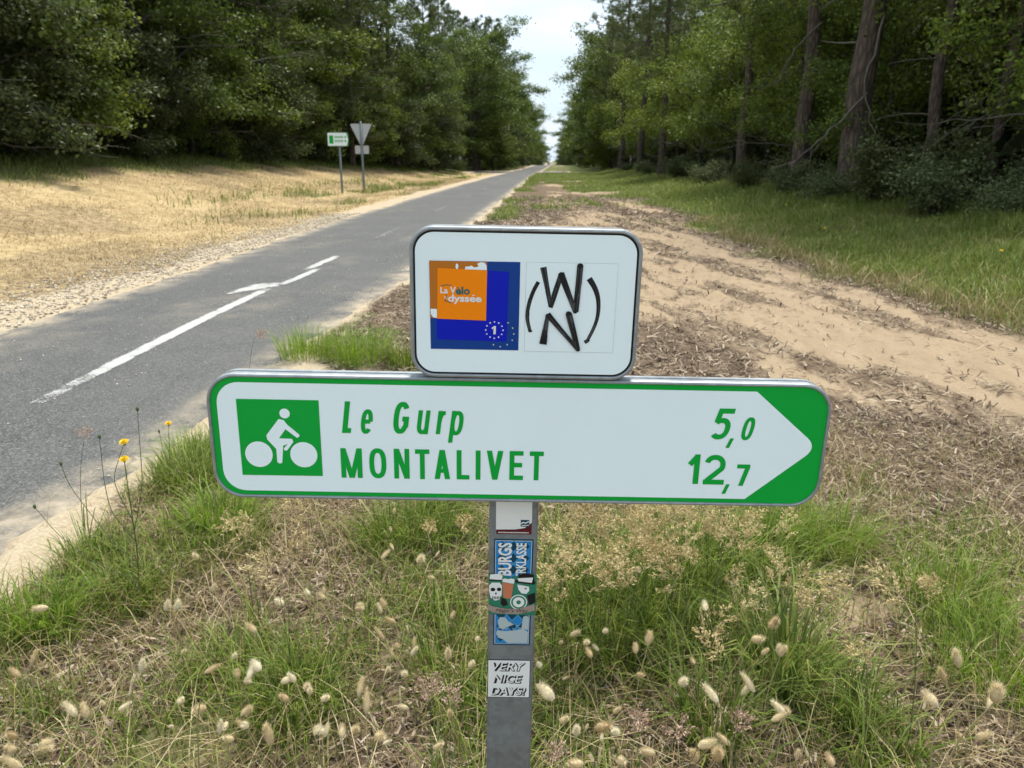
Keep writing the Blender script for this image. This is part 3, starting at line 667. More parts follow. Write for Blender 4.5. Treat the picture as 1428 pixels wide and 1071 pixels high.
# shrubs under the right trees
sh = [(8.0, 11.5), (7.5, 13.2), (8.4, 14.3), (7.2, 15.2), (8.1, 16.6), (7.0, 17.6), (8.0, 18.9), (6.9, 20.2), (7.7, 22), (6.8, 23.8), (7.6, 26), (6.7, 28.3), (7.4, 31), (6.6, 34), (7.2, 38), (6.6, 42), (6.9, 47), (6.5, 53), (6.6, 60), (6.3, 68), (9.6, 12.6), (9.4, 16)]
for i, (x, y) in enumerate(sorted(sh, key=lambda q_: q_[1] / q_[0])):
    put('shrub', SHRUB[i % 3], x + .25, y, rz(), rr.uniform(.55, .95), ('grey green' if i % 3 < 2 else 'tall dark') + ' shrub under the right pines, ' + ORD[i] + ' from the right border', 'shrub', 'shrubs at the foot of the right pines')
for i, y in enumerate(np.linspace(18, 80, 16)):
    put('shrub', SHRUB[(i * 2) % 3], -17.6 + rr.uniform(-.7, .9) + max(0, (y - 40)) * .09, y, rz(), rr.uniform(.6, 1.0), 'shaded shrub at the left forest foot, ' + ORD[i] + ' from the left border', 'shrub', 'shrubs at the foot of the left forest')

# the deep wood behind both edges, one leafy mass
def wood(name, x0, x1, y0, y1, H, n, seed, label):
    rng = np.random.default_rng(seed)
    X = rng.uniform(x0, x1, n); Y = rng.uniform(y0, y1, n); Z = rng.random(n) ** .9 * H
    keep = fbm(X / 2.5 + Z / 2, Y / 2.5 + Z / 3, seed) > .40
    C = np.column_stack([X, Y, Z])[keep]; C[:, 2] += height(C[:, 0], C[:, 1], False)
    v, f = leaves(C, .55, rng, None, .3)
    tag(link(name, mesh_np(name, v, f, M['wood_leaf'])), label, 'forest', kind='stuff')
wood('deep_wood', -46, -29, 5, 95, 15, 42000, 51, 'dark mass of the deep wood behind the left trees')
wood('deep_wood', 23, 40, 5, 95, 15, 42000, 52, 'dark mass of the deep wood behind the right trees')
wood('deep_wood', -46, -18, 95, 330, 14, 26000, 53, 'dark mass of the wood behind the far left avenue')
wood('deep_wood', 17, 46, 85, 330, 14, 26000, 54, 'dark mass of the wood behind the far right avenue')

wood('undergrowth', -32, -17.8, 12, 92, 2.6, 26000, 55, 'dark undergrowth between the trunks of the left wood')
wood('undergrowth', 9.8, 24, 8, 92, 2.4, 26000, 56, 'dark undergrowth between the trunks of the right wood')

# ------------------------------------------------------------------ signs
def rrect(l, r, b_, t_, rad, n=8):
    """rounded rectangle outline, counter-clockwise seen from the front"""
    out = []
    for cx_, cy_, a0 in ((r - rad, b_ + rad, -90), (r - rad, t_ - rad, 0), (l + rad, t_ - rad, 90), (l + rad, b_ + rad, 180)):
        for k in range(n + 1):
            a = R(a0 + 90 * k / n); out.append((cx_ + rad * math.cos(a), cy_ + rad * math.sin(a)))
    return out
def ngon(mb, pts, y):
    """flat print: outline (u, v) at depth y, facing -Y"""
    mb.add([(u, y, v) for u, v in pts], [tuple(range(len(pts)))])
def sheet(name, pts, y, mat, parent, label=None):
    mb = MB(); ngon(mb, pts, y); o = mb.build(name, mat, parent)
    if label: o['label'] = label
    return o
def disc(cu, cv, ru, rv=None, n=28): 
    rv = rv or ru; return [(cu + ru * math.cos(2 * math.pi * k / n), cv + rv * math.sin(2 * math.pi * k / n)) for k in range(n)]
def ribbon(mb, pts, hw, y, closed=False):
    P = np.array(pts, float); n = len(P)
    if closed: tg = np.roll(P, -1, 0) - np.roll(P, 1, 0)
    else: tg = np.gradient(P, axis=0)
    ln = np.linalg.norm(tg, axis=1)[:, None]; tg = tg / np.maximum(ln, 1e-9)
    nn_ = np.stack([-tg[:, 1], tg[:, 0]], 1); hw = np.full(n, hw) if np.isscalar(hw) else np.asarray(hw)
    if not closed:      # mitre the corners
        for i in range(1, n - 1):
            a = P[i] - P[i - 1]; c_ = P[i + 1] - P[i]; a = a / np.linalg.norm(a); c_ = c_ / np.linalg.norm(c_)
            tg_ = (a + c_) / max(1e-6, np.linalg.norm(a + c_)); nn_[i] = (-tg_[1], tg_[0]); 
            nn_[i] *= min(1.6, 1 / max(.5, tg_ @ a))
    A = P + nn_ * hw[:, None]; B = P - nn_ * hw[:, None]
    V = [(u, y, v) for u, v in A] + [(u, y, v) for u, v in B]
    m_ = n if closed else n - 1
    mb.add(V, [(n + i, n + (i + 1) % n, (i + 1) % n, i) for i in range(m_)])
def arc(cu, cv, ru, rv, a0, a1, n=18, p=2.0):
    out = []
    for k in range(n + 1):
        a = R(a0 + (a1 - a0) * k / n); c_, s_ = math.cos(a), math.sin(a)
        out.append((cu + ru * math.copysign(abs(c_) ** (2 / p), c_), cv + rv * math.copysign(abs(s_) ** (2 / p), s_)))
    return out

def glyph(mb, ch, box, sw, y, slant=0.0):
    l, r, b_, t_ = box; h = t_ - b_; w = (r - l) - slant * h
    lay = [0]
    def S(p): return (l + p[0] + slant * p[1], b_ + p[1])
    hs = sw / 2
    def px(x): return hs + x * (w - sw)
    def py(v): return hs + v * (h - sw)
    def yy(): lay[0] += 1; return y - .00004 * lay[0]
    def st(pts, closed=False, ext=True):
        q = [(px(a), py(c_)) for a, c_ in pts]
        if ext and not closed:
            q = np.array(q); d0 = q[0] - q[1]; d1 = q[-1] - q[-2]
            q[0] = q[0] + d0 / np.linalg.norm(d0) * hs; q[-1] = q[-1] + d1 / np.linalg.norm(d1) * hs
        tmp = MB(); ribbon(tmp, q, hs, 0, closed)
        Y = yy(); mb.add([(S((u, v))[0], Y, S((u, v))[1]) for u, _, v in tmp.v], tmp.f)
    def bar(x0, x1, y0, y1):       # fractions of the full box
        Y = yy(); mb.add([(S(p)[0], Y, S(p)[1]) for p in ((x0, y0), (x1, y0), (x1, y1), (x0, y1))], [(0, 1, 2, 3)])
    def dia(xb, xt, k=1.12, y0=0.0, y1=None):      # slanted stem, left edge from xb at the foot to xt at the top
        y1 = h if y1 is None else y1; s2 = sw * k; Y = yy()
        mb.add([(S(p)[0], Y, S(p)[1]) for p in ((xb, y0), (xb + s2, y0), (xt + s2, y1), (xt, y1))], [(0, 1, 2, 3)])
    if ch == 'L': bar(0, sw, 0, h); bar(sw * .9, w, 0, sw)
    elif ch == 'I': bar(0, w, 0, h)
    elif ch == 'T': bar(0, w, h - sw, h); bar(w / 2 - hs, w / 2 + hs, 0, h - sw * .9)
    elif ch == 'E': bar(0, sw, 0, h); bar(sw * .9, w, 0, sw); bar(sw * .9, w, h - sw, h); bar(sw * .9, w * .92, h * .52 - hs, h * .52 + hs)
    elif ch == 'M': bar(0, sw, 0, h); bar(w - sw, w, 0, h); dia(w / 2 - sw * .55, 0, 1.05); dia(w / 2 - sw * .5, w - sw * 1.05, 1.05)
    elif ch == 'N': bar(0, sw, 0, h); bar(w - sw, w, 0, h); dia(w - sw * 1.1, 0, 1.1)
    elif ch == 'A': dia(0, w / 2 - sw * .55, 1.1); dia(w - sw * 1.1, w / 2 - sw * .55, 1.1); bar(w * .25, w * .75, h * .22, h * .22 + sw * .9)
    elif ch == 'V': dia(w / 2 - sw * .55, 0, 1.1); dia(w / 2 - sw * .55, w - sw * 1.1, 1.1)
    elif ch in 'O0': st(arc(.5, .5, .5, .5, 0, 350, 35, 2.5), True)
    elif ch == 'e': st([(0.02, .5), (.98, .5)], ext=False); st(arc(.5, .5, .5, .5, 0, 318, 26, 2.4), ext=False)
    elif ch == 'G': st(arc(.5, .5, .5, .5, 38, 322, 28, 2.5) + [(1, .2), (1, .46), (.6, .46)], ext=False)
    elif ch == 'u': st([(0, 1)] + arc(.5, .34, .5, .34, 180, 330, 14, 2.4)); st([(1, 1), (1, 0)])
    elif ch == 'r': st([(0, 1), (0, 0)]); st([(0, .50), (.10, .72), (.32, .90), (.62, .99), (1.25, 1.0)], ext=False)
    elif ch == 'p':
        st([(0, 1), (0, 0)]); st(arc(.5, .635, .5, .365, 0, 350, 30, 2.4), True)
    elif ch == '5': st([(1, 1), (.16, 1), (.06, .56)], ext=False); st([(1, 1), (.9, 1)]); st([(.06, .53)] + arc(.46, .32, .52, .32, 128, -140, 24, 2.3), ext=False)
    elif ch == '2': st(arc(.5, .70, .5, .30, 165, -28, 18, 2.2) + [(.03, .04)], ext=False); bar(0, w, 0, sw)
    elif ch == '7': bar(0, w, h - sw, h); dia(w * .22, w - sw * 1.1, 1.1, 0, h - sw * .8)
    elif ch == '1': bar(w - sw * 1.05, w, 0, h); st([(.0, .76), (.62, .93)])
    elif ch == ',': dia(0, w - sw * 1.0, 1.0)

def fontmesh(mb, s, box, y, bold=0.0, shear=0.0, rot90=False):
    """small print set with the built-in font, fitted to a box (left, right, bottom, top)"""
    cu = bpy.data.curves.new('t', 'FONT'); cu.body = s; cu.size = 1; cu.offset = bold; cu.shear = shear; cu.resolution_u = 3
    ob = bpy.data.objects.new('t', cu); COL.objects.link(ob)
    dg = bpy.context.evaluated_depsgraph_get(); me = bpy.data.meshes.new_from_object(ob.evaluated_get(dg))
    V = np.array([v.co[:2] for v in me.vertices]); F = [tuple(p.vertices) for p in me.polygons]
    bpy.data.objects.remove(ob); bpy.data.curves.remove(cu); bpy.data.meshes.remove(me)
    if rot90: V = np.column_stack([-V[:, 1], V[:, 0]])
    lo = V.min(0); hi = V.max(0); V = (V - lo) / (hi - lo)
    l, r, b_, t_ = box
    mb.add([(l + a * (r - l), y, b_ + c_ * (t_ - b_)) for a, c_ in V], F)

def panel_shell(name, l, r, b_, t_, rad, parent, mat):
    """folded aluminium edge profile with a groove and a closed back"""
    prof = [(-.0062, .0012), (-.0058, -.0022), (-.0038, -.0034), (-.0012, -.0022), (0, .001), (0, .0105), (-.0035, .012), (-.0035, .017), (0, .0185), (0, .028), (-.004, .0305), (-.012, .0305)]
    loops = [[(u, y, v) for u, v in rrect(l - o, r + o, b_ - o, t_ + o, max(.004, rad + o), 10)] for o, y in prof]
    n = len(loops[0]); V = [p for lp in loops for p in lp]; F = []
    for k in range(len(loops) - 1):
        for i in range(n): F.append((k * n + i, k * n + n + i, k * n + n + (i + 1) % n, k * n + (i + 1) % n))
    F.append(tuple((len(loops) - 1) * n + i for i in range(n)))
    mb = MB(); mb.add(V, F); return mb.build(name, mat, parent, False)

HF = Vector((-math.sin(YAW), math.cos(YAW), 0)); RT = Vector((math.cos(YAW), math.sin(YAW), 0))
sp = empty('cycle_route_signpost', HF * 1.17 + RT * -.0179, (0, R(1.1), YAW))
tag(sp, 'green and white cycle direction sign with small logo panel on grey stickered post', 'signpost')

# post: rounded rectangular galvanised tube
mb = MB(); out = rrect(-.0405, .0462, .0315, .0765, .007, 4)
zs = [-.4, .2, .5, .8, 1.1, 1.43]
V = [(u, d, z) for z in zs for u, d in out]; n = len(out)
F = [(k * n + i, k * n + (i + 1) % n, k * n + n + (i + 1) % n, k * n + n + i) for k in range(len(zs) - 1) for i in range(n)]
F.append(tuple((len(zs) - 1) * n + i for i in range(n))); mb.add(V, F); post = mb.build('post', M['galvanised'], sp)

# direction panel
dp = panel_shell('direction_panel', -.504, .520, .989, 1.2085, .050, sp, M['aluminium'])
sheet('green_border', rrect(-.4985, .5145, .9945, 1.203, .045), 0.0, M['sign_green'], dp)
w_l, w_b, w_t = -.487, 1.0024, 1.1935
wp = [p for p in rrect(w_l, .30, w_b, w_t, .037) if p[0] < 0]
lower = [p for p in wp if p[1] < 1.1]; upper = [p for p in wp if p[1] >= 1.1]
tip = []
d1 = Vector((.4985 - .394, 1.099 - w_b)).normalized(); d2 = Vector((.394 - .4985, w_t - 1.099)).normalized()
tp0 = Vector((.5045, 1.0985)); pa = tp0 - d1 * .024; pb = tp0 + d2 * .024
for k in range(9):
    f = k / 8; q = pa * (1 - f) ** 2 + tp0 * 2 * f * (1 - f) + pb * f * f; tip.append((q.x, q.y))
white = lower + [(.394, w_b)] + tip + [(.394, w_t)] + upper
cen = (-.05, 1.098); mbw = MB(); mbw.add([(cen[0], -.0006, cen[1])] + [(u, -.0006, v) for u, v in white], [(0, i + 1, (i + 1) % len(white) + 1) for i in range(len(white))])
wpan = mbw.build('white_arrow_field', M['sign_white'], dp)
sq = MB(); ngon(sq, [(-.4550, 1.0308), (-.3203, 1.0312), (-.3203, 1.1652), (-.4550, 1.1652)], -.0011); sq.build('pictogram_square', M['sign_green'], dp)
bk = MB()
ngon(bk, disc(-.4245, 1.0688, .0229, .0229), -.0016); ngon(bk, disc(-.3498, 1.0693, .0226, .0226), -.0016); ngon(bk, disc(-.377, 1.1415, .0085), -.0016)
rider = [(-.3876, 1.1317), (-.4096, 1.1029), (-.4088, 1.0956), (-.395, 1.0788), (-.3948, 1.0551), (-.3908, 1.0527), (-.3866, 1.0543), (-.3831, 1.0849), (-.3752, 1.088), (-.3825, 1.08), (-.3814, 1.0761), (-.3768, 1.0767), (-.3658, 1.092), (-.3677, 1.0974), (-.3891, 1.0979), (-.3775, 1.1141), (-.359, 1.099), (-.3547, 1.1025), (-.3558, 1.1058), (-.3738, 1.1219), (-.3792, 1.13)]
ngon(bk, rider, -.0017); bk.build('bicycle_pictogram', M['sign_white'], dp)
GL = {'place_name': [('L', -.2845, -.2628, 1.1093, 1.1643, .0086, .13), ('e', -.255, -.2305, 1.1085, 1.1512, 0.0070, .13), ('G', -.2019, -.1694, 1.1096, 1.1651, .0084, .13), ('u', -.1623, -.1374, 1.1095, 1.1511, 0.0070, .13), ('r', -.1297, -.1105, 1.1100, 1.1507, 0.0070, .13), ('p', -.1095, -.0813, 1.0953, 1.1512, 0.0070, .13)],
      'town_name': [('M', -.2887, -.2532, 1.029, 1.0822, .0082, 0), ('O', -.2413, -.2128, 1.0289, 1.083, .0082, 0), ('N', -.1999, -.1741, 1.0291, 1.0828, .0080, 0), ('T', -.1645, -.1406, 1.0288, 1.0825, .0080, 0), ('A', -.1323, -.1061, 1.0295, 1.0821, .0080, 0), ('L', -.095, -.0738, 1.0296, 1.0823, .0080, 0), ('I', -.0632, -.0552, 1.0296, 1.0823, .0080, 0), ('V', -.0448, -.0172, 1.0301, 1.0823, .0080, 0), ('E', -.0066, .0164, 1.0303, 1.0825, .0080, 0), ('T', .027, .0501, 1.0304, 1.0823, .0080, 0)],
      'upper_distance': [('5', .323, .3624, 1.1097, 1.1637, .0086, .17), (',', .3519, .3645, 1.095, 1.1119, .0060, 0), ('0', .3735, .399, 1.109, 1.1494, .0062, .17)],
      'lower_distance': [('1', .2938, .3121, 1.0288, 1.0823, .0090, 0), ('2', .3199, .3553, 1.0284, 1.082, .0088, 0), (',', .3535, .366, 1.0117, 1.0293, .0062, 0), ('7', .3752, .397, 1.0268, 1.0657, .0072, 0)]}
for nm, gl in GL.items():
    for ch, l, r, b_, t_, sw, sl in gl:
        mb = MB(); glyph(mb, ch, (l, r, b_, t_), sw, -.0012, sl)
        mb.build('digit' if ch in '01257' else 'comma' if ch == ',' else 'letter', M['sign_green'], dp)

# small logo panel on top, sitting a little proud of the lower one
tpn = panel_shell('route_panel', -.167, .192, 1.2100, 1.4490, .038, sp, M['aluminium']); tpn.location.y = -.006
sheet('black_line', rrect(-.1618, .1868, 1.2152, 1.4438, .033), 0.0, M['ink_black'], tpn)
sheet('white_face', rrect(-.1580, .1828, 1.2190, 1.4400, .0295), -.0006, M['sign_white'], tpn)
q = lambda a: [a[3], a[2], a[1], a[0]]
sheet('blue_sticker', q([(-.1363, 1.3965), (.0039, 1.3969), (.0038, 1.2569), (-.1353, 1.2569)]), -.0012, M['blue_dark'], tpn)
sheet('bright_blue_square', q([(-.1248, 1.3856), (-.0129, 1.3815), (-.0154, 1.271), (-.1258, 1.2725)]), -.0015, M['blue_bright'], tpn)
sheet('brown_square', q([(-.1363, 1.3965), (-.047, 1.3964), (-.048, 1.3043), (-.1353, 1.3070)]), -.0018, M['brown_orange'], tpn)
mb = MB()
ngon(mb, disc(-.0935, 1.3885, .0022, .0044), -.0020)
ngon(mb, [(-.0815, 1.3842), (-.0475, 1.3836), (-.0480, 1.3905), (-.0510, 1.3948), (-.0570, 1.3955), (-.0625, 1.3930), (-.0600, 1.3890), (-.0660, 1.3872), (-.0720, 1.3902), (-.0745, 1.3885), (-.0800, 1.3885)], -.0020)
ngon(mb, [(-.1350, 1.3215), (-.1345, 1.3130), (-.1310, 1.3080), (-.1250, 1.3070), (-.1250, 1.3215)], -.0020)
mb.build('torn_white_print', M['sign_white'], tpn)
sheet('orange_sticker', q([(-.1235, 1.3856), (-.0469, 1.3832), (-.048, 1.3043), (-.1247, 1.3061)]), -.0023, M['orange'], tpn)
mb = MB(); fontmesh(mb, 'La', (-.1193, -.1075, 1.3462, 1.3560), -.0026, .03); fontmesh(mb, 'V', (-.1045, -.0950, 1.3462, 1.3568), -.0026, .03)
fontmesh(mb, 'dyssee', (-.1075, -.0552, 1.3300, 1.3448), -.0026, .03); ngon(mb, [(-.0700, 1.3435), (-.0655, 1.3435), (-.0655, 1.3446), (-.0700, 1.3446)], -.0026)
for dv in (0, .0022): ribbon(mb, [(-.1132, 1.3385 + dv), (-.1118, 1.3391 + dv), (-.1105, 1.3382 + dv), (-.1090, 1.3390 + dv)], .0006, -.0026)
mb.build('white_lettering', M['sticker_white'], tpn)
mb = MB(); fontmesh(mb, 'elo', (-.0952, -.0735, 1.3448, 1.3575), -.0027, .03); ngon(mb, [(-.0935, 1.3548), (-.0895, 1.3548), (-.0895, 1.3558), (-.0935, 1.3558)], -.0026)
ribbon(mb, [(-.1185, 1.3580), (-.1140, 1.3586), (-.1100, 1.3600), (-.1060, 1.3588), (-.1020, 1.3602)], .0006, -.0026)
ribbon(mb, [(-.1098, 1.3450), (-.1102, 1.3400), (-.1125, 1.3340), (-.1100, 1.3345), (-.1030, 1.3315)], .0006, -.0026); mb.build('teal_lettering', M['teal'], tpn)
mb = MB(); ngon(mb, [(-.0362, 1.2826), (-.0326, 1.2826), (-.0322, 1.2958), (-.0350, 1.2958), (-.0390, 1.2930), (-.0384, 1.2905), (-.0358, 1.2922)], -.0019)
def star(mb, cu, cv, r_, y):
    ngon(mb, [(cu + (r_ if k % 2 == 0 else r_ * .5) * math.sin(math.pi * k / 5), cv + (r_ if k % 2 == 0 else r_ * .5) * math.cos(math.pi * k / 5)) for k in range(10)][::-1], y)
for k in range(12): star(mb, -.0347 + .0136 * math.cos(k * math.pi / 6), 1.2893 + .0132 * math.sin(k * math.pi / 6), .0017, -.0019)
mb.build('route_number', M['sticker_white'], tpn)
mb = MB()
for u, v in ((-.0133, 1.3014), (-.0059, 1.2931), (-.0039, 1.2836), (-.0061, 1.2734), (-.014, 1.266), (-.0249, 1.2625), (-.0358, 1.2655)): star(mb, u, v, .0015, -.0019)
mb.build('outer_stars', M['star_yellow'], tpn)
sheet('sticker_outline', [(.0131, 1.2555), (.1542, 1.2557), (.1550, 1.3972), (.0131, 1.3971)], -.0009, M['pencil_grey'], tpn)
sheet('white_sticker', [(.0135, 1.2559), (.1538, 1.2561), (.1546, 1.3968), (.0135, 1.3967)], -.0012, M['sign_white'], tpn)
mk = MB(); rng = np.random.default_rng(2); yk = -.0015
mg = MB()
def stroke(p, w0, w1, y):
    P = np.array(p, float); tt = np.linspace(0, 1, len(P)); T = np.linspace(0, 1, 16)
    Q = np.column_stack([np.interp(T, tt, P[:, 0]), np.interp(T, tt, P[:, 1])])
    if len(P) > 2:
        for _ in range(3): Q[1:-1] = (Q[:-2] + 2 * Q[1:-1] + Q[2:]) / 4
    W = 1.25 * np.linspace(w0, w1, 16) * (1 + .12 * np.sin(np.linspace(0, 3, 16) + w0 * 9000))
    ribbon(mg, Q, W, y); tg = np.gradient(Q, axis=0); tg /= np.linalg.norm(tg, axis=1)[:, None]; N = np.column_stack([-tg[:, 1], tg[:, 0]])
    for j in range(6):
        off = -.85 + 1.7 * j / 5 + rng.uniform(-.1, .1); n_ = int(rng.integers(6, 17)); st_ = 0 if rng.random() < .7 else 16 - n_
        sl = slice(st_, st_ + n_); ribbon(mk, (Q + N * (W * off)[:, None])[sl], W[sl] * rng.uniform(.14, .30) * np.linspace(1, .5, n_), y - .0001 - j * .00002)
    ngon(mk, disc(P[-1][0], P[-1][1], 1.1 * w1, .9 * w1, 10), y - .00025)
segs = [([(.0393, 1.3896), (.0528, 1.3293)], .0038, .0030), ([(.0525, 1.3270), (.0675, 1.3801)], .0028, .0030), ([(.0668, 1.3811), (.0915, 1.3211)], .0036, .0030), ([(.0925, 1.3211), (.0962, 1.3930)], .0030, .0044),
        ([(.0425, 1.2681), (.0485, 1.3150)], .0036, .0026), ([(.0483, 1.3165), (.0985, 1.2600)], .0030, .0030), ([(.0985, 1.2600), (.0812, 1.3185)], .0028, .0040)]
for i, (p, w0, w1) in enumerate(segs): stroke(p, w0, w1, yk - i * .0004)
stroke([(.0326, 1.3668), (.0245, 1.3520), (.0189, 1.3332), (.0165, 1.3180), (.0163, 1.3061), (.0215, 1.2885)], .0022, .0022, yk); stroke([(.0190, 1.2900), (.0232, 1.2890)], .0018, .0018, yk - .0005)
stroke([(.1108, 1.3735), (.1205, 1.3600), (.1267, 1.3441), (.1285, 1.3240), (.1256, 1.3020), (.1120, 1.2732)], .0030, .0024, yk); stroke([(.1085, 1.2722), (.1145, 1.2755)], .0022, .0020, yk - .0005)
mk.build('marker_scrawl', M['ink_black'], tpn); mg.build('marker_wash', M['marker_grey'], tpn)

# stickers on the post
PY = .0315
s1 = sheet('white_sticker', [(-.0281, .9116), (.0354, .9116), (.0345, .9885), (-.0286, .9885)], PY - .0005, M['sticker_white'], post, 'white sticker with dark red foot directly under the sign')
mb = MB(); ngon(mb, [(-.0279, .9118), (.0352, .9118), (.0350, .9350), (.0300, .9300), (.0225, .9241), (.0060, .9212), (-.0280, .9203)], PY - .0008); mb.build('red_foot', M['maroon'], s1)
mb = MB(); ngon(mb, [(.0155, .9270), (.0305, .9270), (.0305, .9400), (.0155, .9400)], PY - .0011); mb.build('blue_emblem', M['sticker_navy'], s1)
mb = MB(); ribbon(mb, [(.016, .9330), (.020, .9355), (.024, .9340), (.030, .9375)], .0011, PY - .0014); ribbon(mb, [(.017, .9295), (.030, .9300)], .0007, PY - .0014)
x = -.024
for k in range(26):
    wd = .0011 + .0006 * ((k * 7) % 3) / 2; ngon(mb, [(x, .9140), (x + wd, .9140), (x + wd, .9162), (x, .9162)], PY - .0011); x += wd + .0007
mb.build('small_print', M['sticker_white'], s1)
s2 = sheet('blue_sticker', [(-.0303, .6825), (.0379, .6825), (.0392, .9020), (-.0311, .9020)], PY - .0005, M['sticker_navy'], post, 'long dark blue sticker with white upright lettering')
mb = MB(); ngon(mb, [(-.0278, .6855), (.0352, .6855), (.0365, .8990), (-.0286, .8990)], PY - .0007); mb.build('white_line', M['sticker_white'], s2)
mb = MB(); ngon(mb, [(-.0270, .6862), (.0344, .6862), (.0357, .8982), (-.0278, .8982)], PY - .0009); mb.build('blue_field', M['sticker_blue'], s2)
mb = MB(); mbl = MB()
for i in range(3):
    for j in range(9):
        cu, cv = -.0167 + i * .0205, .7000 + j * .0235; ngon(mb, [(cu - .0082, cv), (cu, cv - .0098), (cu + .0082, cv), (cu, cv + .0098)], PY - .0011)
mb.build('diamond_pattern', M['sticker_navy'], s2)
for i in range(4):
    for j in range(9):
        cu, cv = -.0268 + i * .0205, .7000 + j * .0235
        if -.026 < cu < .0335: ribbon(mbl, [(cu - .0098, cv - .0115), (cu + .0098, cv + .0115)], .0004, PY - .0012); ribbon(mbl, [(cu - .0098, cv + .0115), (cu + .0098, cv - .0115)], .0004, PY - .00125)
mbl.build('lattice', M['sky_blue_print'], s2)
mb = MB(); fontmesh(mb, 'BURGS', (-.0235, .0010, .8290, .8950), PY - .0015, .03, 0, True); fontmesh(mb, 'ERKLASSE', (.0085, .0270, .8270, .8950), PY - .0015, .025, 0, True); mb.build('upright_lettering', M['sticker_white'], s2)
mb = MB()   # pale figures at the foot of the sticker
ngon(mb, [(-.0225, .7345), (-.0200, .7200), (-.0120, .7165), (-.0060, .7215), (.0080, .7280), (-.0035, .7345), (-.0080, .7420), (-.0180, .7430)], PY - .0015)
ngon(mb, [(-.0255, .7080), (-.0200, .6985), (-.0130, .6960), (-.0040, .6880), (.0330, .6880), (.0340, .7120), (.0240, .7190), (.0090, .7150), (-.0100, .7130), (-.0230, .7150)], PY - .0015)
ngon(mb, [(.0215, .7190), (.0335, .7160), (.0345, .7420), (.0300, .7470), (.0240, .7440)], PY - .00155); mb.build('pale_figures', M['sticker_cream'], s2)
mb = MB()
for k in range(16):
    a = (k * 2.4) % 6.28; cu, cv = -.020 + (k % 8) * .0068, .700 + (k // 8) * .022 + .003 * math.sin(k * 3); ribbon(mb, [(cu - .003, cv), (cu, cv + .002 * math.sin(a)), (cu + .003, cv + .002 * math.cos(a))], .0005, PY - .0018)
mb.build('figure_lines', M['pencil_grey'], s2)
s3 = sheet('round_sticker', [(-.0395, .7500), (.0452, .7480), (.0466, .7600), (.0470, .8320), (.0250, .8350), (.0000, .8250), (-.0200, .8330), (-.0405, .8320), (-.0395, .8150), (-.0385, .7800), (-.0400, .7650)], PY - .0024, M['sticker_green'], post, 'cut out green sticker with beer glass, white cap, hat and script banner')
mb = MB(); ngon(mb, [(-.0385, .8225), (-.0300, .8200), (-.0160, .8215), (-.0150, .8300), (-.0210, .8335), (-.0370, .8315)], PY - .0028)
ngon(mb, [(-.0390, .7980), (-.0360, .7840), (-.0280, .7780), (-.0200, .7800), (-.0160, .7900), (-.0155, .8090), (-.0200, .8150), (-.0340, .8150), (-.0390, .8090)], PY - .0028)
ngon(mb, [(-.0150, .8170), (.0050, .8130), (.0070, .8180), (.0060, .8230), (.0000, .8240), (-.0050, .8225), (-.0110, .8240), (-.0160, .8215)], PY - .0028)
ngon(mb, [(.0120, .8120), (.0330, .8080), (.0340, .8000), (.0290, .7930), (.0200, .7940), (.0140, .8020)], PY - .0028)
ngon(mb, [(.0120, .8250), (.0140, .8190), (.0380, .8160), (.0400, .8270)], PY - .0032); ngon(mb, disc(.0150, .7760, .0155), PY - .0034); mb.build('white_shapes', M['sticker_white'], s3)
mb = MB(); ngon(mb, [(.0060, .8190), (.0090, .8160), (.0420, .8120), (.0450, .8160), (.0430, .8190), (.0410, .8320), (.0300, .8350), (.0150, .8335), (.0120, .8220)], PY - .0029)
for cu, cv, a, b2 in ((-.0320, .8010, .0042, .0038), (-.0210, .8015, .0040, .0038), (-.0265, .7930, .0015, .0022), (.0270, .8040, .0022, .0012)): ngon(mb, disc(cu, cv, a, b2, 14), PY - .0031)
for k in range(6): ngon(mb, [(-.0330 + k * .0028, .7810), (-.0316 + k * .0028, .7810), (-.0316 + k * .0028, .7870), (-.0330 + k * .0028, .7870)], PY - .0031)
ngon(mb, [(-.0160, .7850), (-.0080, .7810), (-.0040, .7700), (-.0120, .7660), (-.0180, .7720)], PY - .0030); ngon(mb, [(.0300, .7900), (.0440, .7960), (.0460, .7760), (.0340, .7700)], PY - .0030); ngon(mb, [(-.0385, .8190), (-.0150, .8185), (-.0150, .8205), (-.0385, .8222)], PY - .0030)
mb.build('black_shapes', M['ink_black'], s3)['kind'] = 'stuff'
mb = MB(); ngon(mb, [(-.0125, .7840), (.0015, .7830), (.0050, .8125), (-.0150, .8165)], PY - .0033); mb.build('beer_glass', M['beer'], s3)
mb = MB(); ngon(mb, disc(.0150, .7760, .0136), PY - .0036); mb.build('green_ring', M['sticker_green'], s3)
mb = MB(); ngon(mb, disc(.0150, .7760, .0104), PY - .0038); mb.build('white_ring', M['sticker_white'], s3)
mb = MB(); ngon(mb, disc(.0150, .7760, .0042), PY - .0040); mb.build('green_dot', M['sticker_green'], s3)
mb = MB(); ngon(mb, [(-.0415, .7600), (-.0320, .7540), (-.0100, .7515), (.0150, .7515), (.0330, .7555), (.0450, .7600), (.0440, .7730), (.0330, .7690), (.0150, .7625), (-.0100, .7625), (-.0320, .7670), (-.0405, .7720)], PY - .0042); mb.build('banner', M['banner'], s3)
mb = MB(); fontmesh(mb, "Magic's Way", (-.0270, .0330, .7530, .7625), PY - .0045, 0, .35); mb.build('script_lettering', M['ink_black'], s3)
s4 = sheet('motto_sticker', [(-.0400, .5662), (.0402, .5662), (.0403, .6505), (-.0400, .6505)], PY - .0005, M['ink_black'], post, 'white sticker with black border reading VERY NICE DAYS')
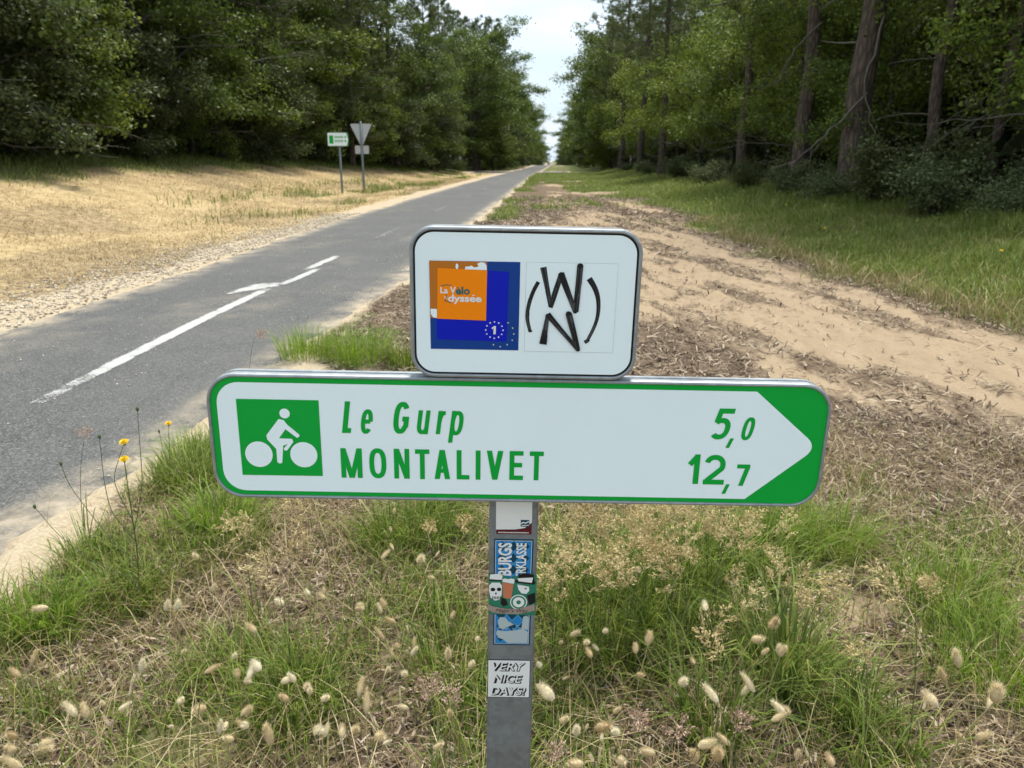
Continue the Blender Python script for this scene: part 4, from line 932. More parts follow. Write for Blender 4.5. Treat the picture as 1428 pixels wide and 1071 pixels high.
mb = MB(); ngon(mb, [(-.0388, .5676), (.0390, .5676), (.0391, .6491), (-.0388, .6491)], PY - .0008); mb.build('white_field', M['sticker_white'], s4)
mbk, mbw = MB(), MB()
for s_, l, r, b_, t_ in (('VERY', -.0320, .0300, .6270, .6452), ('NICE', -.0300, .0250, .6000, .6182), ('DAYS!', -.0345, .0320, .5725, .5907)):
    for ox, oy in ((.0010, -.0010), (.0022, -.0020)): fontmesh(mbk, s_, (l + ox, r + ox, b_ + oy, t_ + oy), PY - .0010 - ox * .08, .050, .22)
    fontmesh(mbw, s_, (l, r, b_, t_), PY - .0014, .006, .22)
mbk.build('letter_shadows', M['ink_black'], s4); mbw.build('motto_lettering', M['sticker_white'], s4)

# distant cycle sign and give-way sign seen from behind
def pole(parent, h, r_, mat):
    mb = MB(); n = 12
    V = [(r_ * math.cos(2 * math.pi * k / n), r_ * math.sin(2 * math.pi * k / n), z) for z in (-.3, h - .006, h) for k in range(n)]
    V = [(x * (1 if z < h else .8), y * (1 if z < h else .8), z) for x, y, z in V]
    F = [(j * n + k, j * n + (k + 1) % n, j * n + n + (k + 1) % n, j * n + n + k) for j in range(2) for k in range(n)] + [tuple(2 * n + k for k in range(n))]
    mb.add(V, F); return mb.build('post', mat, parent, True)
gz = lambda x, y: float(height(np.array([x]), np.array([y]), False)[0])
ds = tag(empty('direction_sign', (-9.05, 33.2, gz(-9.05, 33.2)), (0, 0, R(12)), .87), 'small distant white cycle direction sign with green tip across the path', 'sign')
pole(ds, 2.86, .055, M['galvanised'])
ps = panel_shell('sign_panel', -.55, .46, 2.22, 2.86, .08, ds, M['aluminium']); ps.location.y = -.09
sheet('green_border', rrect(-.54, .45, 2.23, 2.85, .07), 0.0, M['sign_green'], ps)
sheet('white_field', [(-.53, 2.24), (.36, 2.24), (.44, 2.54), (.36, 2.84), (-.53, 2.84)], -.002, M['sign_white'], ps)
sheet('pictogram_square', [(-.46, 2.34), (-.27, 2.34), (-.27, 2.72), (-.46, 2.72)], -.004, M['sign_green'], ps)
mb = MB()
for v, r_ in ((2.60, .16), (2.42, .20)):
    for k in range(5): ngon(mb, [(-.20 + k * .085, v), (-.145 + k * .085, v), (-.145 + k * .085, v + .09), (-.20 + k * .085, v + .09)], -.004)
    ngon(mb, [(.27, v), (.34, v), (.34, v + .09), (.27, v + .09)], -.004)
mb.build('place_names', M['sign_green'], ps)
gw = tag(empty('give_way_sign', (-8.8, 36.1, gz(-8.8, 36.1)), (0, 0, R(8)), .91), 'back of a grey triangular give way sign with small plate on tall post', 'sign')
pole(gw, 3.40, .06, M['galvanised'])
def plate(name, pts, y0, y1, lip, parent):
    mb = MB(); n = len(pts); c_ = np.mean(pts, 0); ins = [tuple(c_ + (np.array(p) - c_) * lip) for p in pts]
    V = [(u, y1, v) for u, v in pts] + [(u, y0, v) for u, v in pts] + [(u, y0, v) for u, v in ins] + [(u, y0 + .02, v) for u, v in ins]
    F = [(i, (i + 1) % n, n + (i + 1) % n, n + i) for i in range(n)] + [(n + i, n + (i + 1) % n, 2 * n + (i + 1) % n, 2 * n + i) for i in range(n)] + [(2 * n + i, 2 * n + (i + 1) % n, 3 * n + (i + 1) % n, 3 * n + i) for i in range(n)] + [tuple(3 * n + i for i in range(n)), tuple(range(n))[::-1]]
    mb.add(V, F); return mb.build(name, M['pale_zinc'], parent)
tri = []
for (u, v), a0 in (((-.44, 3.22), 90), ((0, 2.30), 210), ((.44, 3.22), -30)):
    for k in range(7): a = R(a0 + 120 * k / 6); tri.append((u + .07 * math.cos(a), v + .07 * math.sin(a)))
plate('triangle_plate', tri, .06, .10, .90, gw); plate('lower_plate', rrect(-.35, .35, 1.83, 2.24, .07, 5), .06, .10, .92, gw)

# ------------------------------------------------------------------ grass
def blades(P, h, w, rng, lean=.35, curl=.5, az=None, seg2=True):
    n = len(P); az = rng.uniform(0, 2 * np.pi, n) if az is None else az
    ld = np.column_stack([np.cos(az), np.sin(az), np.zeros(n)]); s = np.column_stack([-np.sin(az), np.cos(az), np.zeros(n)])
    tw = rng.uniform(-1, 1, n)[:, None]; s = s + ld * tw; s /= np.linalg.norm(s, axis=1)[:, None]
    le = (np.abs(rng.normal(0, lean, n)) + .05)[:, None]; cu = rng.uniform(.3, 1, n)[:, None] * curl
    H = h[:, None]; up = np.array([0, 0, 1.0]); W = w[:, None]
    q1 = P + up * H * .45 + ld * H * le * .35; q2 = P + up * H * .8 + ld * H * le * (.8 + .2 * cu); q3 = P + up * H * (1 - .25 * cu) + ld * H * le * (1.2 + .9 * cu)
    V = np.stack([P - s * W * .5, P + s * W * .5, q1 - s * W * .5, q1 + s * W * .5, q2 - s * W * .36, q2 + s * W * .36, q3], 1).reshape(-1, 3)
    i = np.arange(n)[:, None] * 7
    Q = np.concatenate([np.concatenate([i, i + 1, i + 3, i + 2], 1), np.concatenate([i + 2, i + 3, i + 5, i + 4], 1)])
    T = np.concatenate([i + 4, i + 5, i + 6], 1)
    return V, [Q, T]
def onground(X, Y, off=-.01): return np.column_stack([X, Y, height(X, Y) + off])
def scatter(n, x0, x1, y0, y1, dens, rng, clump=0):
    X = rng.uniform(x0, x1, n); Y = rng.uniform(y0, y1, n); k = rng.random(n) < dens(X, Y)
    return X[k], Y[k]
offroad = lambda X, Y: ((road_dist(X, Y) + ragged(X, Y)) > .12) & (rng.random(np.shape(X)) > .92 * sst(.3, .8, z_gravel(X, Y)))
def stuff(name, V, F, mat, label, cat):
    return tag(link(name, mesh_np(name, V, F, mat)), label, cat, kind='stuff')
rng = np.random.default_rng(99)
# short green grass round the post
def dens(X, Y): return offroad(X, Y) * np.clip(z_green(X, Y) * .78 + .08, 0, 1) * (1 - .55 * sst(.95, 1.35, X)) * (1 - .6 * sst(2.9, 3.4, Y) * sst(.2, .8, X)) * (1 - .75 * sst(.5, .9, z_sand(X, Y)))
X, Y = scatter(115000, -2.6, 2.6, 1.25, 4.4, dens, rng); n = len(X)
hh = rng.uniform(.05, .17, n) * (.55 + .75 * z_green(X, Y)) * (.7 + .6 * fbm(X / .3, Y / .3, 61))
V, F = blades(onground(X, Y), hh, rng.uniform(.0022, .0048, n), rng, .45, .8); stuff('meadow_grass', V, F, M['grass'], 'short green meadow grass growing round the foot of the post', 'grass')
# dry blades between
def dens2(X, Y): return offroad(X, Y) * (.25 + .75 * fbm(X / .4, Y / .4, 62)) * (1 - .7 * z_gravel(X, Y)) * (1 - .6 * sst(1.2, 1.9, X) * sst(2.6, 3.4, Y))
X, Y = scatter(38000, -2.4, 2.6, 1.25, 4.2, dens2, rng); n = len(X)
V, F = blades(onground(X, Y), rng.uniform(.03, .16, n), rng.uniform(.0014, .0032, n), rng, .9, 1.0); stuff('dry_grass', V, F, M['dry_grass'], 'dry straw coloured grass round the foot of the post', 'grass')
# flat straw and bark litter
def litter(name, n, x0, x1, y0, y1, size, label, dn):
    X, Y = scatter(n, x0, x1, y0, y1, dn, rng); n = len(X)
    az = rng.uniform(0, 6.28, n); tl = rng.normal(0, .28, n); Ln = size * rng.uniform(.35, 1.6, n); W = Ln * rng.uniform(.04, .16, n)
    d = np.column_stack([np.cos(az) * np.cos(tl), np.sin(az) * np.cos(tl), np.sin(tl)]); s = np.column_stack([-np.sin(az), np.cos(az), rng.normal(0, .3, n)])
    C = onground(X, Y, .006) + np.array([0, 0, 1]) * rng.uniform(0, .02, n)[:, None]
    a, b2 = d * Ln[:, None] / 2, s * W[:, None] / 2; bend = np.array([0, 0, 1]) * (Ln * rng.uniform(-.1, .15, n))[:, None]
    V = np.stack([C - a - b2, C - a + b2, C + bend + b2, C + bend - b2, C + a + b2 * .6, C + a - b2 * .6], 1).reshape(-1, 3); i = np.arange(n)[:, None] * 6
    Fq = np.concatenate([np.concatenate([i, i + 1, i + 2, i + 3], 1), np.concatenate([i + 3, i + 2, i + 4, i + 5], 1)])
    stuff(name, V, Fq, M['litter_straw'], label, 'litter')
dl = lambda X, Y: offroad(X, Y) * np.clip(1 - .93 * sst(.0, .95, z_sand(X, Y)) - .85 * z_gravel(X, Y) - .4 * z_green(X, Y), .03, 1)
litter('straw_litter', 70000, -2.2, 3.0, 1.3, 4.6, .040, 'dead straw and bark bits strewn over the ground near the post', dl)
litter('straw_litter', 52000, -2.0, 4.4, 4.6, 12, .065, 'dead straw and bark bits strewn beside the sandy track behind the sign', dl)
litter('straw_litter', 26000, -2.0, 4.2, 12, 32, .13, 'dead straw and bark bits on the far part of the track', dl)
dk = lambda X, Y: z_sand(X, Y) * sst(.56, .70, fbm(X / .35, Y / .5, 66, 3)) * sst(.4, .6, fbm(X / 1.8, Y / 1.8, 67, 2))
litter('track_debris', 60000, .6, 5.0, 3.2, 14, .06, 'dark twigs and clods lying on the sandy track', dk)
def pebbles(name, n, x0, x1, y0, y1, dn, size, label):
    X, Y = scatter(n, x0, x1, y0, y1, dn, rng); n = len(X); z = np.maximum(height(X, Y), road_z(X, Y))
    r_ = size * rng.uniform(.3, 1.0, n) ** 1.5; C = np.column_stack([X, Y, z + r_ * .25]); a = rng.uniform(0, 6.28, n)
    ex = np.column_stack([np.cos(a), np.sin(a), 0 * a]) * (r_ * rng.uniform(.7, 1.3, n))[:, None]; ey = np.column_stack([-np.sin(a), np.cos(a), 0 * a]) * (r_ * rng.uniform(.6, 1.0, n))[:, None]; ez = np.array([0, 0, 1]) * (r_ * rng.uniform(.4, .8, n))[:, None]
    V = np.stack([C + ex, C + ey, C - ex * rng.uniform(.6, 1, (n, 1)), C - ey, C + ez, C - ez], 1).reshape(-1, 3); i = np.arange(n)[:, None] * 6
    F = np.concatenate([i + np.array([[p, (p + 1) % 4, 4]]) for p in range(4)] + [i + np.array([[(p + 1) % 4, p, 5]]) for p in range(4)])
    stuff(name, V, F, M['pebble'], label, 'gravel')
pebbles('roadside_gravel', 26000, -7.4, -4.9, 5.2, 22, lambda X, Y: ((road_dist(X, Y) + ragged(X, Y)) > .08) * np.exp(-((-X - 5.75) / .8) ** 2), .026, 'pale pebbles along the sandy left border of the path')
pebbles('stray_gravel', 5200, -5.2, -1.9, 3.0, 16, lambda X, Y: .10 + .9 * sst(.58, .72, fbm(X / .5, Y / .8, 93)), .012, 'stray pebbles lying on the asphalt')
# right verge
def densv(X, Y): return offroad(X, Y) * z_green(X, Y) ** 1.5 * (1 - sst(8.2, 9.5, X))
X, Y = scatter(120000, 2.4, 9.2, 4.5, 20, densv, rng); n = len(X)
hh = rng.uniform(.08, .34, n) * (.15 + 1.5 * fbm(X / .8, Y / .8, 63) ** 1.4) * (.6 + .5 * sst(3.5, 6.5, X))
V, F = blades(onground(X, Y), hh, rng.uniform(.005, .010, n), rng, .4, .7); stuff('verge_grass', V, F, M['olive_grass'], 'long green grass on the right verge before the pines', 'grass')
X, Y = scatter(34000, 2.6, 7.2, 4.5, 20, lambda X, Y: offroad(X, Y) * np.clip(np.exp(-((z_green(X, Y) - .5) / .3) ** 2) + .35 * sst(.5, .65, fbm(X / 1.1, Y / 1.1, 69)) * z_green(X, Y), 0, 1) * (1 - sst(.1, .4, z_sand(X, Y))), rng); n = len(X)
V, F = blades(onground(X, Y), rng.uniform(.08, .26, n), rng.uniform(.004, .008, n), rng, .5, .8); stuff('verge_straw', V, F, M['dry_grass'], 'dry yellow grass along the border of the track and the verge', 'grass')
X, Y = scatter(110000, -2.0, 9.0, 18, 80, densv, rng); n = len(X)
V, F = blades(onground(X, Y), rng.uniform(.06, .20, n) * (1 + .8 * sst(4, 6, X)), rng.uniform(.010, .024, n), rng, .5, .6); stuff('verge_grass', V, F, M['olive_grass'], 'grass patches along the far track and verge', 'grass')
# left bank
X, Y = scatter(230000, -19, -5.2, 6, 62, lambda X, Y: offroad(X, Y) * (1 - .9 * z_gravel(X, Y)) * np.clip(.25 + sst(.3, .65, fbm(X / 1.5, Y / 2, 64)), 0, 1), rng); n = len(X)
V, F = blades(onground(X, Y), rng.uniform(.02, .085, n) * (.6 + .8 * fbm(X / 2, Y / 3, 68)), rng.uniform(.004, .012, n), rng, 1.2, 1.0); stuff('bank_straw', V, F, M['dry_grass'], 'dry straw grass on the sandy bank left of the path', 'grass')
X, Y = scatter(90000, -19, -5.6, 14, 80, lambda X, Y: offroad(X, Y) * z_green(X, Y), rng); n = len(X)
V, F = blades(onground(X, Y), rng.uniform(.08, .28, n), rng.uniform(.010, .026, n), rng, .4, .7); stuff('bank_grass', V, F, M['olive_grass'], 'sparse green grass on the left bank', 'grass')

# grass tufts that stand out
def tuft_mesh(seed, r_, h_, n, w_, mat):
    g = np.random.default_rng(seed); a = g.uniform(0, 6.28, n); q_ = r_ * np.sqrt(g.random(n))
    P = np.column_stack([np.cos(a) * q_, np.sin(a) * q_, np.full(n, -.01)])
    V, F = blades(P, h_ * g.uniform(.45, 1.1, n), w_ * g.uniform(.6, 1.3, n), g, .42, .7, a + g.normal(0, .7, n))
    return mesh_np('blades', V, F, M[mat])
TM = {'bright': tuft_mesh(1, .11, .20, 330, .0048, 'bright_grass'), 'green': tuft_mesh(2, .16, .20, 420, .0040, 'grass'), 'tall': tuft_mesh(3, .14, .36, 170, .0042, 'grass'), 'fine': tuft_mesh(4, .20, .26, 520, .0030, 'bright_grass'), 'blue': tuft_mesh(5, .09, .30, 150, .0065, 'olive_grass')}
tufts = [('bright', -1.38, 2.82, 1.1, 'bright green grass tuft under the left end of the sign'), ('fine', -1.95, 5.75, 1.0, 'green tuft beside the path, farther left of two behind the sign'), ('fine', -1.5, 5.68, 1.2, 'bigger green tuft behind the sign where the path meets the sand'), ('green', -1.12, 5.62, 1.0, 'green tuft behind the sign, close to the logo panel'),
         ('fine', 1.15, 2.82, .85, 'bright green grass patch under the right tip of the sign'), ('fine', .95, 2.9, .8, 'green grass patch just left of the one under the arrow tip'), ('fine', 1.38, 2.02, .8, 'yellowish green grass patch at the right border, lower one'), ('fine', 1.45, 2.40, .8, 'thin upright green grass at the right border, upper one'),
         ('tall', .19, 2.12, 1.0, 'tall grass clump close to the right of the post'), ('tall', .36, 2.25, 1.0, 'tall grass clump under the cream panicles right of the post'), ('tall', .02, 2.35, .9, 'tall grass clump right behind the post'), ('blue', .72, 1.95, 1.1, 'leaning blue green grass clump in the lower right'), ('blue', .86, 1.80, .7, 'small blue green tuft at the lower right'),
         ('green', -.6, 2.79, 1.0, 'green clump below the sign, left of the post'), ('tall', -.45, 2.85, .7, 'upright green clump below the sign beside the post'), ('green', -1.50, 2.30, .75, 'green clump at the foot of the yellow flowers'), ('bright', -1.70, 2.12, .9, 'lush green clump at the left border beside the sand'), ('green', -1.74, 2.52, .8, 'green clump at the left border behind the lush one'),
         ('green', -1.73, 3.28, 1.0, 'green clump on the sand edge left of the sign'), ('fine', -1.86, 3.62, .7, 'thin green clump on the sand edge near the distant path'), ('green', -.72, 1.78, .8, 'low green clump at the bottom left of the post'), ('green', -1.0, 1.95, .7, 'low green clump among bunny tails at the lower left'), ('tall', .55, 2.5, .9, 'tall grass clump under the middle of the arrow half'), ('green', .75, 2.6, 1.1, 'green clump under the distances on the sign'), ('blue', .45, 1.72, .9, 'broad leaved clump low right of the post'), ('green', -.28, 1.95, .8, 'green clump low beside the left of the post')]
for k, x, y, s, lab in tufts:
    o = tag(empty('green_tuft', (x, y, gz(x, y)), (0, 0, rz()), s), lab, 'plant', 'grass tufts near the signpost'); link('blades', TM[k], o)

# bunny tail grasses: fuzzy oval heads on thin stems
def bunny_head(seed, ln, wd):
    g = np.random.default_rng(seed); nr, ns = 9, 10; V = []; F = []
    for i in range(nr):
        f = i / (nr - 1); r_ = wd * (math.sin(math.pi * min(1, .06 + .94 * f)) ** .62) * (1.15 - .45 * f); 
        for j in range(ns): a = 2 * math.pi * j / ns; q_ = r_ * g.uniform(.88, 1.12); V.append((q_ * math.cos(a), q_ * math.sin(a), ln * f))
    for i in range(nr - 1):
        for j in range(ns): F.append((i * ns + j, i * ns + (j + 1) % ns, i * ns + ns + (j + 1) % ns, i * ns + ns + j))
    V = np.array(V); Q = np.array(F); T = []; nb = len(V); ex = []
    for k in range(620):
        f = g.random() ** .8; a = g.uniform(0, 6.28); r_ = wd * (math.sin(math.pi * min(1, .06 + .94 * f)) ** .62) * (1.15 - .45 * f)
        p = np.array([r_ * math.cos(a), r_ * math.sin(a), ln * f]); d = np.array([math.cos(a) * .75, math.sin(a) * .75, .8]) + g.normal(0, .18, 3); d /= np.linalg.norm(d)
        s = np.array([-math.sin(a), math.cos(a), 0]) * .00042; l_ = g.uniform(.005, .014); ex += [p - s, p + s, p + d * l_]; T.append((nb + 3 * k, nb + 3 * k + 1, nb + 3 * k + 2))
    return mesh_np('seed_head', np.concatenate([V, np.array(ex)]), [Q, np.array(T)], M['bunny'], True)
BH = [bunny_head(1, .036, .0105), bunny_head(2, .040, .0092), bunny_head(3, .030, .0112), bunny_head(4, .044, .0102)]
BS = []
for k in range(3):
    g = np.random.default_rng(70 + k); P = bez(np.array([0, 0, -.02]), np.array([0, .01, .16]), np.array([.035 + .015 * k, 0, .26]), 9) + g.normal(0, .0015, (9, 3)); P[-1] = (.035 + .015 * k, 0, .26)
    BS.append((mesh_np('stem', *tube_np(P, np.linspace(.0014, .0009, 9), 4), M['bunny_stem']), P[-1]))
BUNNY = [(-1.336, 1.697, 0.392, 1), (-1.235, 2.32, 0.185, 1), (-1.009, 1.967, 0.279, 0.8), (-1.134, 1.902, 0.254, 0.9), (-1.096, 1.896, 0.26, 0.9), (-1.328, 1.598, 0.29, 1), (-1.413, 1.647, 0.209, 1), (-1.044, 1.606, 0.27, 0.9), (-1.028, 1.776, 0.201, 0.7), (-0.783, 1.438, 0.41, 0.8), (-0.84, 1.701, 0.25, 0.7), (-0.773, 1.618, 0.244, 0.8), (-0.813, 1.646, 0.227, 0.7), (-0.92, 1.544, 0.23, 0.8), (-0.835, 1.504, 0.253, 1), (-1.109, 1.43, 0.282, 1), (-1.064, 1.402, 0.302, 0.9), (-1.192, 1.344, 0.289, 1), (-1.018, 1.206, 0.403, 1.3), (-1.207, 1.342, 0.251, 0.8), (-0.728, 1.477, 0.261, 0.8), (-0.678, 1.387, 0.31, 0.7), (-0.75, 1.443, 0.265, 0.7), (-0.778, 1.459, 0.217, 0.7), (-0.724, 1.405, 0.252, 0.8), (-0.902, 1.471, 0.224, 0.5), (-0.978, 1.403, 0.327, 0.7), (-1.106, 1.527, 0.228, 0.7), (-0.801, 1.763, 0.289, 1), (-0.7, 1.533, 0.345, 1), (-0.775, 1.629, 0.24, 0.9), (-0.668, 1.589, 0.267, 0.9), (-0.622, 1.555, 0.3, 0.8), (-0.761, 1.868, 0.306, 0.9), (-0.727, 1.996, 0.264, 0.8), (-0.672, 1.962, 0.27, 0.7), (-0.753, 2.212, 0.13, 0.6), (-0.513, 1.779, 0.366, 1.1), (-0.423, 2.208, 0.257, 1), (-0.582, 2.354, 0.185, 0.8), (-0.442, 1.747, 0.292, 0.9), (-0.484, 1.895, 0.272, 0.7), (-0.485, 1.976, 0.24, 0.8), (-0.45, 1.935, 0.212, 0.8), (-0.409, 1.761, 0.261, 0.8), (-0.358, 1.756, 0.258, 0.8), (-0.349, 1.663, 0.303, 0.7), (-0.414, 1.684, 0.234, 0.5), (-0.372, 1.653, 0.249, 0.7), (-0.243, 1.618, 0.33, 0.9), (-0.2, 1.72, 0.231, 0.7), (-0.611, 1.598, 0.238, 0.9), (-0.582, 1.551, 0.266, 0.7), (-0.614, 1.475, 0.306, 0.9), (-0.553, 1.549, 0.25, 0.8), (-0.459, 1.552, 0.265, 1), (-0.414, 1.444, 0.31, 1), (-0.766, 1.582, 0.168, 0.9), (-0.677, 1.379, 0.311, 0.9), (-0.517, 1.388, 0.302, 0.9), (-0.546, 1.521, 0.166, 0.7), (-0.451, 1.371, 0.303, 1), (-0.451, 1.479, 0.217, 0.8), (-0.365, 1.343, 0.334, 1), (-0.362, 1.649, 0.148, 0.7), (-0.25, 1.412, 0.239, 0.9), (-0.369, 1.412, 0.252, 0.6), (-0.592, 1.308, 0.332, 0.9), (-0.291, 2.041, 0.163, 0.8), (-0.233, 1.545, 0.218, 0.7), (-0.194, 1.841, 0.235, 0.6), (-0.555, 2.413, 0.193, 0.6), (-0.349, 2.057, 0.292, 0.6), (-0.397, 2.416, 0.166, 0.6), (-0.244, 2.302, 0.216, 0.5), (-0.341, 2.634, 0.173, 0.6), (-0.25, 2.631, 0.283, 0.6), (-0.586, 2.605, 0.239, 0.7), (0.073, 1.86, 0.243, 0.8), (0.048, 1.955, 0.143, 0.6), (0.106, 1.684, 0.336, 0.8), (0.169, 1.86, 0.254, 0.6), (0.273, 1.729, 0.314, 0.9), (0.232, 1.694, 0.311, 0.8), (0.122, 1.719, 0.276, 0.8), (0.151, 1.866, 0.191, 0.6), (0.021, 1.52, 0.304, 1.2), (0.124, 1.471, 0.264, 1), (0.074, 1.377, 0.322, 0.8), (0.056, 1.806, 0.134, 0.5), (-0.013, 1.779, 0.193, 0.6), (0.246, 1.691, 0.246, 0.8), (0.176, 1.562, 0.23, 0.6), (0.162, 1.428, 0.286, 0.8), (0.144, 1.545, 0.164, 0.6), (0.047, 1.601, 0.162, 0.7), (0.166, 1.36, 0.28, 0.9), (0.081, 1.306, 0.315, 0.8), (0.234, 1.321, 0.334, 1), (0.336, 1.352, 0.33, 1.1), (0.469, 1.94, 0.286, 1), (0.4, 1.739, 0.253, 0.7), (0.348, 1.625, 0.269, 0.9), (0.4, 1.488, 0.337, 1), (0.502, 1.634, 0.244, 0.9), (0.511, 1.568, 0.306, 1), (0.575, 1.529, 0.275, 0.9), (0.539, 1.495, 0.284, 0.8), (0.629, 1.858, 0.29, 0.9), (0.51, 1.618, 0.415, 1), (0.571, 1.711, 0.307, 0.7), (0.585, 1.627, 0.367, 1), (0.455, 1.539, 0.168, 0.8), (0.371, 1.324, 0.325, 1.2), (0.341, 1.393, 0.253, 0.9), (0.098, 1.511, 0.224, 0.5), (0.31, 2.305, 0.197, 1), (-0.019, 2.108, 0.253, 0.5), (0.629, 1.813, 0.328, 0.9), (0.646, 1.794, 0.241, 1), (0.599, 1.574, 0.236, 0.9), (1.053, 1.691, 0.304, 1.2), (1.007, 1.661, 0.282, 0.9), (0.897, 1.487, 0.349, 1.1), (0.979, 1.414, 0.42, 1.2), (1.079, 1.579, 0.271, 0.9), (0.959, 1.426, 0.315, 0.9), (0.979, 1.495, 0.247, 0.7), (0.581, 1.264, 0.379, 1), (0.57, 1.408, 0.253, 0.6), (-1.059, 1.189, 0.362, 1), (-0.043, 1.601, 0.152, 0.5), (-0.59, 2.545, 0.191, 0.5), (-0.169, 2.554, 0.143, 0.4)]
rb = random.Random(5)
ONES = ['', 'first', 'second', 'third', 'fourth', 'fifth', 'sixth', 'seventh', 'eighth', 'ninth', 'tenth', 'eleventh', 'twelfth', 'thirteenth', 'fourteenth', 'fifteenth', 'sixteenth', 'seventeenth', 'eighteenth', 'nineteenth']
TENS = {2: ('twenty', 'twentieth'), 3: ('thirty', 'thirtieth'), 4: ('forty', 'fortieth'), 5: ('fifty', 'fiftieth'), 6: ('sixty', 'sixtieth'), 7: ('seventy', 'seventieth')}
def nth(n_): return ONES[n_] if n_ < 20 else TENS[n_ // 10][1] if n_ % 10 == 0 else TENS[n_ // 10][0] + '-' + ONES[n_ % 10]
def across(p):      # how far to the right it stands, seen from where the photograph was taken
    d = Vector((p[0], p[1], p[2] - CAMH)); f_ = Vector((-math.sin(YAW) * math.cos(PITCH), math.cos(YAW) * math.cos(PITCH), -math.sin(PITCH))); return d.dot(RT) / d.dot(f_)
def ranked(items, keyf):
    out = {}; cnt = {}
    for i_ in sorted(range(len(items)), key=lambda j: across(items[j])):
        k_ = keyf(i_); cnt[k_] = cnt.get(k_, 0) + 1; out[i_] = nth(cnt[k_])
    return out
zone_b = lambda hx: 0 if hx < -.78 else 1 if hx < -.03 else 2 if hx < .8 else 3
RB = ranked(BUNNY, lambda i_: zone_b(BUNNY[i_][0]))
for i, (hx, hy, hz_, s) in enumerate(BUNNY):
    if s < .55 and hy > 2.4: s = .6
    me, tipp = BS[i % 3]; a = rb.uniform(0, 6.28); k = hz_ / .26
    bx_, by_ = hx - math.cos(a) * tipp[0] * k, hy - math.sin(a) * tipp[0] * k
    g0 = gz(bx_, by_); 
    lab = 'fluffy cream bunny tail ' + ('in the lower left by the yellow flowers' , 'low left of the signpost', 'low right of the signpost', 'in the lower right corner')[zone_b(hx)] + ', ' + RB[i] + ' from their left'
    grp = 'bunny tails ' + ('far left' if hx < -.78 else 'left of the post' if hx < -.03 else 'right of the post' if hx < .8 else 'far right')
    o = tag(empty('bunny_tail', (bx_, by_, g0), (0, 0, a), (hz_ - g0) / .26), lab, 'plant', grp)
    link('stem', me, o); h = link('seed_head', BH[rb.randrange(4)], o); h.location = tipp; h.rotation_euler = (rb.uniform(-.5, .5), rb.uniform(.0, 1.25), rb.uniform(0, 6.28) if False else rb.uniform(-.8, .8))
    hs_ = s * rb.uniform(.78, 1.08) / ((hz_ - g0) / .26); hw_ = rb.uniform(.72, 1.0); h.scale = (hs_ * hw_, hs_ * hw_, hs_ * rb.uniform(.9, 1.25))

# fog grass: feathery panicles
def panicle(seed, ln, mat, nsp=230, spread=1.0):
    g = np.random.default_rng(seed); V = []; F = []; br = []
    for k in range(17):
        f = k / 17; z = ln * (.0 + .95 * f); a = k * 2.4 + g.normal(0, .3); L_ = ln * (.44 * (1 - f) ** .7 + .08) * g.uniform(.5, 1.3) * spread
        p0 = np.array([0, 0, z]); p1 = p0 + np.array([math.cos(a) * L_ * .72, math.sin(a) * L_ * .72, L_ * g.uniform(.35, .85)]); br.append(tube_np(bez(p0, (p0 + p1) / 2 + np.array([0, 0, -.004]), p1, 3), [.0005, .0004, .0003], 3))
        for q_ in range(max(3, int(nsp / 17 * (1.5 - f) * .8))):
            u = g.uniform(.40, 1.08); c_ = p0 + (p1 - p0) * u + g.normal(0, .0035, 3); d = (p1 - p0) / np.linalg.norm(p1 - p0) + g.normal(0, .35, 3); d /= np.linalg.norm(d)
            s = np.cross(d, g.normal(0, 1, 3)); s /= np.linalg.norm(s); s2 = np.cross(d, s); l_ = g.uniform(.007, .011); w = l_ * .24; b0 = len(V)
            V += [c_, c_ + d * l_ * .45 + s * w, c_ + d * l_, c_ + d * l_ * .45 - s * w, c_ + d * l_ * .45 + s2 * w * .8]; F += [(b0, b0 + 1, b0 + 4), (b0 + 1, b0 + 2, b0 + 4), (b0 + 2, b0 + 3, b0 + 4), (b0 + 3, b0, b0 + 4)]
    bv, bf = join_np(br)
    return mesh_np('panicle', np.concatenate([np.array(V), bv]), [np.array(F), bf + len(V)], M[mat])
PN = [panicle(1, .115, 'panicle', 300), panicle(2, .135, 'panicle', 340, 1.15), panicle(3, .09, 'panicle', 200, .9)]; PK = [panicle(4, .065, 'pink_panicle', 150, 1.1), panicle(5, .075, 'pink_panicle', 150, 1.3)]
def leafy_stem(seed, h_):
    g = np.random.default_rng(seed); P = bez(np.array([0, 0, -.02]), np.array([.0, 0, h_ * .6]), np.array([.06, 0, h_]), 9); parts = [tube_np(P, np.linspace(.0014, .0008, 9), 4)]
    return mesh_np('stem', *parts[0], M['green_stem']), P[-1]
ST = [leafy_stem(1, .40)]
LF = [tuft_mesh(11, .02, .26, 9, .0055, 'olive_grass'), tuft_mesh(12, .025, .22, 11, .005, 'grass')]
